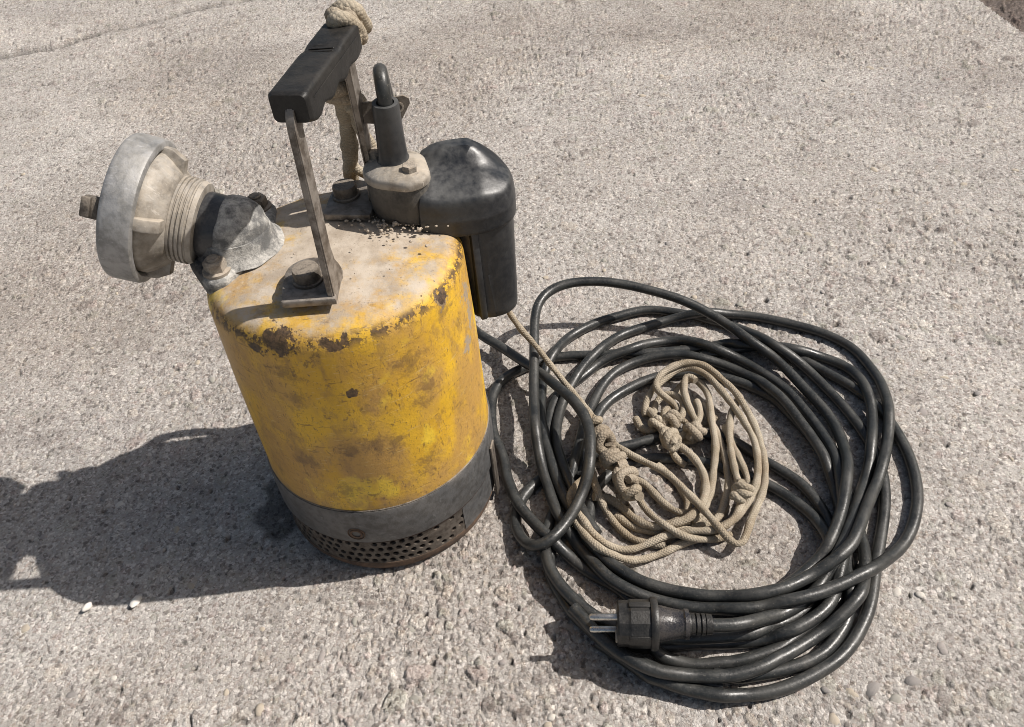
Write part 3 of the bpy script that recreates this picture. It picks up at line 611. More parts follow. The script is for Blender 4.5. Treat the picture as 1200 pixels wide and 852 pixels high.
bm = bmesh.new(); lathe(bm, [(.0310, .2580), (.0285, .2605), (.0265, .2640), (.0252, .2680), (.0243, .2720), (.0190, .2740)], Matrix.Translation((EC.x, EC.y, 0)), 48)
EF = frame(EC, ax); lathe(bm, [(.0240*math.cos(math.radians(t)), .0240*math.sin(math.radians(t))) for t in range(-88, 1, 8)]+[(.0240, .002), (.0236, .0050), (.0226, .0070), (.0210, .0075)], EF, 56)
for v in bm.verts:
    p = v.co; v.co = p+(p-EC).normalized()*(.0004*math.sin(p.x*310+p.y*190)+.0004*math.sin(p.z*420+p.y*260))
obj('outlet_elbow', bm, M['crust'], pump, 50)
for p, k in (((-.0665, -.0265, .2590), .86), ((-.0500, .0450, .2590), .86)):
    bm = bmesh.new(); hexbolt(bm, Matrix.Translation(p) @ Matrix.Rotation(.25, 4, 'Z'), .0086*k, .0085*k, .0108*k, .002); lathe(bm, [(.0042, .0085), (.0042, .0105), (.0034, .0112)], Matrix.Translation(p), 16)
    o = obj('flange_bolt', bm, M['dusty_bolt'] if p[1] < 0 else M['bolt'], fl, 25)
bm = bmesh.new(); lathe(bm, [(.0205, .044), (.0210, .050), (.0222, .052), (.0218, .072), (.0218, .078)], KF, 44)
obj('outlet_pipe', bm, M['pipe'], pump, 35)
cp = empty('hose_coupling', (0, 0, 0), None, None); cp.parent = pump
bm = bmesh.new(); pr = [(.0245, .0340)]
for q in range(4):
    t = .0350+q*.0029; pr += [(.0285, t), (.0285, t+.0015), (.0273, t+.0018), (.0273, t+.0027)]
pr += [(.0279, .0470), (.0268, .0500), (.0225, .0505)]
lathe(bm, pr, KF, 64); obj('threaded_collar', bm, M['alu_dusty'], cp, 30)
bm = bmesh.new(); lathe(bm, [(.0375, .0040), (.0410, .0010), (.0465, .0000), (.0475, .0010), (.0480, .0030), (.0478, .0180), (.0472, .0196), (.0460, .0204), (.0428, .0204), (.0415, .0190), (.0400, .0150)], KF, 96, cap0=False, cap1=False)
obj('coupling_ring', bm, M['alu'], cp, 35)
bm = bmesh.new(); lathe(bm, [(.030, .0050), (.0375, .0050), (.0400, .0160), (.0400, .0215), (.0385, .0240), (.0365, .0270), (.0335, .0305), (.0310, .0335), (.0290, .0348), (.0240, .0350)], KF, 72); obj('coupling_body', bm, M['alu_dusty'], cp, 40)
def kang(deg, r, t): a = math.radians(deg); return KF @ Matrix.Rotation(a, 4, 'Z') @ Matrix.Translation((r, 0, t))
for deg in (65, 155, 245, 335):
    bm = bmesh.new(); v_ = [(.020, .018), (.0440, .018), (.0435, .0260), (.0385, .0345), (.020, .0345)]; prism(bm, v_, -.0042, .0042, kang(deg, 0, 0) @ Matrix(((1, 0, 0, 0), (0, 0, -1, 0), (0, 1, 0, 0), (0, 0, 0, 1))), .0012)
    obj('coupling_rib', bm, M['alu_dusty'], cp, 35)
for deg in (60, 60+180):
    bm = bmesh.new(); box(bm, (.0070, .0140, .0105), kang(deg, .0385, -.0060), .0018); box(bm, (.004, .0125, .006), kang(deg, .0425, -.0085), .001)
    obj('coupling_claw', bm, M['bolt'], cp, 35)

UPS = Vector((.001, -.007, .0045))
for o in list(pump.children):
    if o.name.split('.')[0] in ('handle_bar', 'handle_foot', 'foot_bolt', 'grip', 'eye_plate', 'eyelet', 'gland_housing', 'gland_cover', 'cable_sleeve', 'hood', 'side_housing', 'outlet_flange', 'outlet_elbow', 'outlet_pipe', 'hose_coupling'): o.location = UPS + (Vector((-.0068, .0160, -.0098)) if o.name.split('.')[0] in ('outlet_flange', 'outlet_elbow', 'outlet_pipe', 'hose_coupling') else Vector((0, 0, 0)))
def sh(x, y, z):
    k = max(0.0, min(1.0, (z-.31)/.04)); return tuple(Vector((x-.0035*k, y, z-.0085*k))+UPS)
# dirt lying on the top between the gland and the handle
bm = bmesh.new(); rd = random.Random(11)
for k in range(210):
    u = rd.random(); a = rd.uniform(math.radians(120), math.radians(330)); d = rd.gauss(.0245, .0070)
    x = .0475+math.cos(a)*d*(1+.3*u); y = .033+math.sin(a)*d*1.05
    if math.hypot(x, y) > .080 or x > .085: continue
    r = rd.uniform(.0004, .0013)*(1 if rd.random() < .9 else 1.8); z = .2553-.010*max(0, math.hypot(x, y)-.06)
    bmesh.ops.create_icosphere(bm, subdivisions=1, radius=r, matrix=Matrix.Translation((x, y, z+r*.2)) @ Matrix.Rotation(rd.uniform(0, 6), 4, 'X') @ Matrix.Diagonal((1, rd.uniform(.6, 1), rd.uniform(.5, .9), 1)))
for k in range(10):
    x = rd.uniform(-.03, .07); y = rd.uniform(-.06, .03); r = rd.uniform(.0003, .0007)
    bmesh.ops.create_icosphere(bm, subdivisions=1, radius=r, matrix=Matrix.Translation((x, y, .2557-.010*max(0, math.hypot(x, y)-.06))))
o = obj('dirt', bm, M['dirt'], pump, 30); tag(o, kind='stuff')

# ------------------------------------------------------------------ power cable: jacket + plug
SC = 1e-4
CABLE = {"c1":[[712,1878,160],[759,1801,151],[810,1726,143],[868,1657,137],[931,1592,132],[993,1527,131],[1051,1458,133],[1105,1385,138],[1156,1311,148],[1204,1236,162],[1251,1160,179],[1297,1085,199],[1339,1008,222],[1379,931,246],[1416,852,271],[1450,772,297],[1483,692,324],[1516,612,350],[1551,533,374],[1588,452,393],[1622,370,408],[1651,285,420],[1675,198,430],[1691,109,436],[1699,19,437],[1698,-71,432],[1687,-160,421],[1672,-248,409],[1652,-335,393],[1625,-408,348],[1590,-475,298],[1549,-548,265],[1503,-624,246],[1451,-693,222],[1393,-761,210],[1333,-829,212],[1263,-886,209],[1182,-906,183],[1117,-866,137],[1070,-799,99],[1038,-720,70],[1019,-634,52],[1015,-544,44],[1031,-455,43],[1064,-371,43],[1108,-292,43],[1167,-224,43],[1235,-163,43],[1302,-104,43],[1378,-56,43],[1463,-24,43],[1546,13,43],[1633,36,43],[1720,60,43],[1807,86,43],[1896,101,43],[1985,116,43],[2074,130,43],[2163,148,43],[2251,168,43],[2340,183,43],[2430,193,43],[2521,196,43],[2611,190,43],[2700,174,43],[2787,150,43],[2869,112,43],[2945,62,43],[3009,-2,43],[3065,-72,43],[3119,-145,43],[3174,-217,43],[3234,-284,43],[3293,-353,43],[3347,-426,43],[3392,-504,43],[3424,-589,43],[3447,-676,43],[3463,-765,43],[3469,-855,43],[3462,-946,43],[3441,-1033,43],[3400,-1114,43],[3337,-1178,43],[3275,-1244,43],[3213,-1310,43],[3140,-1364,43],[3061,-1407,43],[2976,-1438,43],[2888,-1458,43],[2799,-1472,43],[2708,-1478,43],[2618,-1479,43],[2527,-1480,43],[2437,-1482,43],[2347,-1473,43],[2258,-1460,43],[2169,-1440,43],[2084,-1409,43],[2005,-1366,43],[1932,-1313,43],[1864,-1253,43],[1802,-1187,43],[1748,-1114,43],[1703,-1036,43],[1663,-955,43],[1631,-870,43],[1610,-782,43],[1604,-692,43],[1613,-602,43],[1631,-514,43],[1657,-427,43],[1694,-344,43],[1741,-268,43],[1803,-202,43],[1875,-147,43],[1954,-103,43],[2038,-71,43],[2126,-50,43],[2217,-46,43],[2306,-55,43],[2396,-71,43],[2484,-89,43],[2571,-116,43],[2655,-149,43],[2736,-189,43],[2815,-233,43],[2891,-282,43],[2966,-333,43],[3037,-388,43],[3106,-447,43],[3170,-511,43],[3229,-580,43],[3282,-653,43],[3328,-731,45],[3362,-814,55],[3380,-900,75],[3386,-987,100],[3386,-1075,121],[3378,-1164,123],[3364,-1245,86],[3329,-1318,51],[3273,-1389,43],[3215,-1459,43],[3151,-1523,43],[3081,-1580,43],[3005,-1628,43],[2923,-1666,43],[2838,-1696,50],[2756,-1721,79],[2681,-1757,115],[2598,-1787,132],[2508,-1794,133],[2418,-1793,134],[2328,-1789,133],[2237,-1783,133],[2147,-1777,133],[2057,-1770,140],[1972,-1773,169],[1887,-1773,197],[1811,-1737,169],[1742,-1689,136],[1667,-1639,127],[1594,-1586,129],[1524,-1529,132],[1461,-1464,131],[1405,-1393,129],[1352,-1320,129],[1306,-1242,132],[1268,-1160,133],[1241,-1074,132],[1229,-984,128],[1222,-896,111],[1223,-809,87],[1242,-723,66],[1272,-639,52],[1307,-556,45],[1341,-472,43],[1367,-386,44],[1385,-297,45],[1390,-207,52],[1385,-117,63],[1377,-28,58],[1369,62,49],[1363,152,43],[1362,243,43],[1366,333,43],[1375,423,43],[1392,512,43],[1415,599,43],[1444,685,43],[1480,768,43],[1525,846,43],[1585,914,43],[1658,967,43],[1734,1017,43],[1804,1074,43],[1871,1134,45],[1943,1187,54],[2024,1224,73],[2109,1242,96],[2197,1256,116],[2284,1276,124],[2365,1315,112],[2441,1356,88],[2522,1388,64],[2610,1406,50],[2700,1403,49],[2784,1376,65],[2856,1330,93],[2919,1271,118],[2988,1213,127],[3062,1160,124],[3139,1119,103],[3216,1082,73],[3287,1031,52],[3348,965,44],[3403,893,43],[3455,819,43],[3505,743,43],[3552,666,43],[3592,585,43],[3623,500,43],[3646,412,43],[3668,325,43],[3689,237,43],[3708,148,43],[3723,59,44],[3732,-31,50],[3735,-120,65],[3731,-208,87],[3719,-294,111],[3704,-381,129],[3685,-469,137],[3665,-557,135],[3644,-645,130],[3619,-732,131],[3590,-818,131],[3558,-903,129],[3528,-988,127],[3499,-1074,125],[3472,-1160,124],[3443,-1246,126],[3399,-1324,129],[3354,-1403,127],[3311,-1482,125],[3261,-1558,127],[3202,-1626,132],[3132,-1683,133],[3053,-1727,133],[2970,-1764,132],[2885,-1793,129],[2800,-1802,103],[2724,-1802,55],[2635,-1802,43],[2544,-1801,43],[2454,-1797,43],[2364,-1790,43],[2274,-1780,43],[2184,-1773,43],[2093,-1774,43],[2003,-1775,43],[1912,-1771,43],[1823,-1756,43],[1739,-1724,43],[1661,-1678,43],[1591,-1620,43],[1532,-1553,43],[1485,-1475,43],[1448,-1393,43],[1410,-1310,43]],"c2":[[2318,-2112,52],[2230,-2086,47],[2146,-2051,43],[2058,-2025,43],[1974,-1990,43],[1896,-1948,62],[1824,-1936,115],[1743,-1903,132],[1673,-1844,132],[1606,-1781,132],[1543,-1714,130],[1491,-1641,113],[1444,-1567,88],[1398,-1490,68],[1358,-1410,51],[1324,-1325,44],[1291,-1240,43],[1260,-1154,43],[1242,-1064,43],[1245,-973,43],[1267,-884,43],[1301,-799,43],[1336,-714,43],[1371,-629,43],[1408,-546,43],[1438,-459,43],[1462,-371,43],[1483,-282,46],[1506,-194,62],[1536,-117,98],[1570,-37,126],[1602,49,132],[1630,136,132],[1658,223,128],[1684,311,120],[1708,398,105],[1735,482,83],[1768,565,63],[1807,647,50],[1847,729,44],[1891,810,43],[1939,888,43],[1993,962,43],[2056,1028,43],[2128,1084,43],[2208,1129,43],[2293,1162,44],[2382,1182,52],[2473,1187,66],[2564,1184,77],[2655,1180,79],[2746,1169,76],[2830,1135,79],[2911,1092,79],[2996,1062,63],[3077,1022,48],[3150,968,44],[3217,906,44],[3277,837,50],[3326,762,70],[3363,684,100],[3393,600,124],[3430,518,133],[3470,435,133],[3500,349,132],[3523,260,130],[3543,171,128],[3562,81,126],[3582,-8,125],[3599,-98,123],[3614,-189,123],[3623,-280,120],[3624,-369,102],[3628,-457,74],[3628,-546,55],[3620,-637,46],[3606,-727,43],[3587,-817,43],[3568,-906,43],[3548,-996,43],[3527,-1085,43],[3505,-1174,43],[3479,-1262,46],[3447,-1346,63],[3424,-1428,96],[3398,-1513,113],[3378,-1594,80],[3341,-1672,49],[3289,-1747,43],[3227,-1814,43],[3159,-1876,43],[3086,-1930,43],[3004,-1971,43],[2917,-2001,43],[2828,-2021,43],[2738,-2035,43],[2646,-2043,43],[2555,-2048,43],[2463,-2052,43],[2373,-2040,43],[2283,-2021,43]],"c3":[[1595,-176,43],[1607,-86,48],[1623,4,52],[1640,94,48],[1666,181,43],[1701,266,43],[1742,347,43],[1788,427,43],[1833,506,43],[1881,584,43],[1939,654,43],[2007,716,43],[2081,769,43],[2160,815,43],[2242,856,43],[2326,891,43],[2413,920,43],[2502,940,43],[2593,950,43],[2684,949,43],[2775,938,43],[2864,917,43],[2950,887,43],[3033,848,43],[3114,805,43],[3192,757,43],[3263,701,43],[3326,635,43],[3391,570,43],[3444,496,43],[3485,414,43],[3518,329,43],[3547,242,43],[3576,155,43],[3602,68,43],[3625,-21,43],[3643,-110,43],[3656,-201,43],[3671,-291,43],[3695,-379,43],[3713,-469,43],[3716,-560,43],[3710,-651,43],[3699,-742,43],[3692,-833,43],[3681,-924,43],[3667,-1014,48],[3650,-1103,62],[3627,-1188,85],[3599,-1271,112],[3564,-1354,125],[3527,-1437,126],[3485,-1518,140],[3434,-1591,157],[3365,-1650,150],[3292,-1700,129],[3215,-1745,110],[3137,-1786,85],[3056,-1826,74],[2974,-1867,75],[2893,-1907,85],[2811,-1947,98],[2729,-1983,115],[2648,-2022,129],[2561,-2051,133],[2472,-2070,132],[2381,-2079,132],[2290,-2080,139],[2199,-2069,136],[2109,-2056,142],[2021,-2047,164],[1932,-2033,181],[1846,-2006,194],[1766,-1967,211],[1693,-1911,214],[1625,-1851,214],[1562,-1784,215],[1508,-1711,215],[1465,-1632,200],[1423,-1552,185],[1375,-1474,182]],"c4":[[1523,-1687,43],[1592,-1746,43],[1657,-1809,43],[1723,-1871,43],[1786,-1936,45],[1840,-2002,71],[1916,-2045,93],[1996,-2085,87],[2080,-2119,80],[2165,-2150,81],[2249,-2181,89],[2337,-2191,76],[2424,-2185,52],[2514,-2185,43],[2605,-2181,43],[2694,-2168,43],[2782,-2148,43],[2869,-2122,43],[2954,-2091,43],[3038,-2056,43],[3119,-2017,43],[3196,-1969,43],[3267,-1913,43],[3332,-1851,43],[3393,-1784,43],[3451,-1714,43],[3504,-1640,43],[3550,-1563,43],[3592,-1483,43],[3632,-1402,43],[3672,-1320,43],[3714,-1240,43],[3758,-1161,43],[3801,-1082,43],[3844,-1002,43],[3886,-922,43],[3926,-840,43],[3963,-758,43],[3996,-674,43],[4025,-588,43],[4049,-501,43],[4067,-412,43],[4079,-322,43],[4086,-232,43],[4084,-142,43],[4078,-52,43],[4069,38,43],[4055,128,43],[4038,217,43],[4018,305,43],[3995,393,43],[3970,480,43],[3944,566,43],[3916,652,43],[3885,737,46],[3847,818,56],[3798,890,80],[3738,948,115],[3672,999,149],[3607,1058,171],[3558,1133,168],[3530,1214,141],[3500,1293,109],[3462,1370,80],[3415,1444,59],[3356,1512,47],[3288,1571,43],[3213,1621,43],[3135,1668,43],[3061,1719,43],[2982,1763,43],[2899,1801,43],[2816,1836,43],[2732,1870,43],[2646,1899,43],[2558,1916,43],[2468,1915,43],[2378,1900,43],[2291,1878,43],[2203,1857,43],[2115,1834,43],[2029,1805,43],[1946,1770,43],[1866,1727,43],[1791,1678,46],[1723,1619,54],[1664,1551,68],[1615,1478,87],[1571,1401,105],[1525,1324,111],[1476,1251,91],[1436,1174,66],[1408,1089,52],[1386,1002,45],[1370,913,45],[1357,823,50],[1347,734,61],[1337,646,77],[1330,557,96],[1327,468,112],[1327,378,122],[1330,288,127],[1336,198,128],[1345,108,133],[1354,18,140],[1365,-71,147],[1378,-161,147],[1394,-249,138],[1412,-338,132],[1433,-426,129],[1456,-512,119],[1480,-596,93],[1508,-680,81],[1534,-766,92],[1565,-850,108],[1605,-930,119],[1650,-1009,123],[1698,-1085,127],[1759,-1151,132],[1825,-1214,133],[1893,-1273,133],[1970,-1320,131],[2053,-1358,127],[2136,-1392,126],[2221,-1422,129],[2308,-1448,131],[2396,-1468,133],[2483,-1488,145],[2565,-1514,175],[2651,-1530,199],[2740,-1532,212],[2830,-1523,214],[2918,-1505,212],[3004,-1475,208],[3087,-1441,203],[3171,-1409,214],[3251,-1381,245],[3330,-1347,272],[3407,-1299,279],[3476,-1241,276],[3535,-1173,274],[3588,-1100,267],[3639,-1027,251],[3689,-955,228],[3738,-884,200],[3788,-814,173],[3839,-743,150],[3892,-672,131],[3946,-600,122],[3997,-525,122],[4045,-449,128],[4092,-371,126],[4136,-293,116],[4179,-214,106],[4220,-134,101],[4259,-52,104],[4293,31,115],[4324,115,123],[4354,200,116],[4381,285,99],[4404,371,81],[4422,458,66],[4435,547,54],[4438,637,46],[4431,727,43],[4418,816,43],[4402,905,43],[4378,992,43],[4341,1075,43],[4292,1151,43],[4235,1221,43],[4172,1286,43],[4103,1345,43],[4029,1397,43],[3953,1445,43],[3875,1492,43],[3797,1538,43],[3718,1581,43],[3636,1621,43],[3553,1656,43],[3467,1683,45],[3378,1699,54],[3290,1705,72],[3203,1705,98],[3116,1696,120],[3026,1697,120],[2939,1710,100],[2854,1723,72],[2766,1726,52],[2677,1711,44],[2589,1689,43],[2502,1665,43],[2415,1641,43],[2329,1614,43],[2246,1577,47],[2173,1525,59],[2109,1464,76],[2050,1399,98],[1993,1331,116],[1932,1265,121],[1870,1199,122],[1814,1128,126],[1762,1054,130],[1712,978,127],[1663,905,111],[1614,832,89],[1571,754,73],[1533,672,65],[1503,587,63],[1478,500,67],[1458,412,75],[1444,323,84],[1436,234,93],[1434,144,103],[1439,54,115],[1449,-35,129],[1461,-124,138],[1476,-213,139],[1494,-301,128],[1514,-388,112],[1536,-475,103],[1558,-562,111],[1579,-649,125],[1607,-735,129],[1644,-817,123]],"c5":[[2264,-1805,340],[2354,-1813,330],[2444,-1814,320],[2531,-1800,304],[2607,-1770,265],[2678,-1736,219],[2751,-1703,177],[2829,-1674,141],[2911,-1639,128],[2995,-1603,127],[3073,-1557,129],[3146,-1504,132],[3213,-1444,138],[3273,-1379,159],[3332,-1316,188],[3394,-1252,203],[3451,-1182,209],[3504,-1108,209],[3555,-1033,201],[3604,-960,183],[3652,-886,159],[3700,-813,135],[3749,-740,112],[3797,-667,88],[3846,-593,68],[3894,-517,57],[3941,-440,59],[3983,-361,76],[4018,-281,100],[4051,-199,121],[4088,-116,125],[4125,-34,115],[4160,48,101],[4192,133,94],[4218,219,98],[4233,308,113],[4243,397,120],[4253,486,108],[4259,574,87],[4255,662,66],[4234,749,51],[4190,828,44],[4128,894,44],[4054,946,51],[3973,981,72],[3891,999,104],[3806,1018,127],[3727,1062,123],[3647,1104,112],[3562,1132,103],[3473,1150,109],[3384,1165,118],[3297,1190,120],[3225,1238,95],[3148,1268,59],[3059,1271,45],[2968,1267,43],[2878,1259,43],[2787,1260,43],[2696,1262,43],[2606,1265,43],[2515,1271,43],[2425,1276,43],[2334,1287,43],[2245,1302,43],[2155,1310,43],[2064,1315,43],[1974,1322,43],[1883,1331,43],[1793,1341,43],[1703,1350,43],[1612,1353,43],[1522,1351,43],[1433,1331,43],[1347,1303,43],[1263,1267,43],[1182,1228,43],[1102,1185,43],[1029,1131,43],[972,1061,43],[931,980,43],[905,894,43],[889,804,43],[881,714,43],[878,623,43],[878,532,43],[885,442,43],[902,353,43],[928,266,43],[949,178,43],[961,88,43],[966,-3,45],[974,-93,53],[989,-181,69],[1006,-268,90],[1023,-354,112],[1050,-439,124],[1090,-520,115],[1135,-598,115],[1176,-677,132],[1218,-755,154],[1274,-823,145],[1332,-880,105],[1391,-937,67],[1450,-1004,48],[1510,-1071,43],[1575,-1134,43],[1647,-1190,43],[1716,-1249,43],[1776,-1316,43],[1825,-1393,43],[1858,-1477,44],[1876,-1565,54],[1884,-1652,78],[1889,-1738,106],[1907,-1825,106],[1974,-1870,69],[2057,-1901,49],[2143,-1930,43],[2232,-1942,43],[2322,-1939,44],[2413,-1944,43],[2503,-1936,43],[2593,-1922,43],[2682,-1902,44],[2770,-1881,45],[2850,-1840,43],[2929,-1795,43],[3010,-1753,43],[3090,-1710,43],[3167,-1663,43],[3242,-1612,43],[3310,-1551,43],[3379,-1493,43],[3459,-1452,43],[3519,-1385,43],[3571,-1310,43]],"c6":[[2542,-1555,84],[2630,-1542,104],[2718,-1525,118],[2806,-1503,126],[2892,-1473,131],[2974,-1435,132],[3053,-1390,131],[3130,-1340,131],[3205,-1291,139],[3276,-1240,164],[3336,-1181,199],[3392,-1111,214],[3445,-1037,213],[3495,-961,212],[3542,-883,216],[3585,-803,220],[3625,-721,220],[3664,-639,219],[3702,-556,215],[3737,-473,204],[3768,-390,183],[3793,-306,156],[3814,-222,128],[3833,-136,104],[3847,-49,84],[3855,41,70],[3855,131,62],[3845,222,58],[3827,311,58],[3800,398,61],[3768,483,66],[3738,569,71],[3709,655,76],[3678,740,83],[3644,824,91],[3604,905,103],[3557,981,121],[3497,1044,147],[3430,1097,179],[3369,1160,202],[3322,1238,206],[3273,1314,210],[3217,1385,223],[3155,1449,242],[3087,1504,266],[3015,1553,292],[2940,1598,319],[2863,1639,344],[2784,1678,366],[2702,1712,385],[2619,1745,403],[2535,1777,419],[2450,1808,434],[2365,1836,449],[2278,1861,462],[2190,1880,475],[2101,1895,487],[2011,1903,497],[1921,1906,504],[1830,1903,509],[1739,1891,510],[1652,1866,507],[1571,1825,500],[1502,1767,491],[1448,1694,479],[1411,1613,464],[1388,1526,447],[1372,1439,428],[1360,1351,408],[1350,1262,389],[1341,1174,370],[1332,1085,353],[1322,996,336],[1312,907,320],[1301,817,306],[1293,727,294],[1285,637,286],[1278,546,282],[1273,455,284],[1268,365,290],[1263,274,293],[1261,185,275],[1263,109,226],[1268,29,183],[1276,-57,154],[1288,-145,133],[1302,-234,121],[1315,-324,119],[1325,-414,124],[1339,-504,129],[1362,-592,129],[1396,-675,117],[1435,-753,88],[1469,-835,72],[1508,-917,73],[1547,-998,90],[1585,-1077,114],[1626,-1157,130],[1679,-1230,133],[1743,-1295,133],[1815,-1351,131],[1894,-1393,115],[1976,-1430,105],[2059,-1468,107],[2144,-1500,107],[2232,-1524,103],[2321,-1542,101],[2409,-1561,112],[2489,-1591,143],[2576,-1608,161],[2667,-1611,159],[2757,-1606,164],[2843,-1609,195],[2931,-1610,214],[3022,-1600,215],[3111,-1582,210],[3199,-1559,209],[3286,-1534,212],[3372,-1505,211],[3458,-1473,213],[3542,-1440,206],[3618,-1398,178],[3686,-1349,142],[3754,-1300,107],[3825,-1250,79],[3895,-1197,58],[3964,-1138,46],[4027,-1072,43],[4084,-1001,43],[4135,-926,43],[4181,-847,43],[4222,-766,43],[4256,-682,43],[4284,-595,43],[4308,-507,43],[4326,-418,43],[4340,-328,43],[4349,-237,43],[4351,-146,43],[4350,-55,43],[4346,36,43],[4335,126,43],[4317,215,43],[4293,303,43],[4258,387,43],[4214,467,43],[4171,547,43],[4121,623,43],[4065,695,43],[4008,766,43],[3952,838,43],[3896,910,43],[3838,980,43],[3784,1053,43],[3720,1118,43],[3645,1170,43],[3560,1199,43],[3469,1208,43],[3378,1210,43],[3288,1196,43],[3199,1182,43],[3108,1180,43],[3017,1170,43],[2926,1162,43]]}
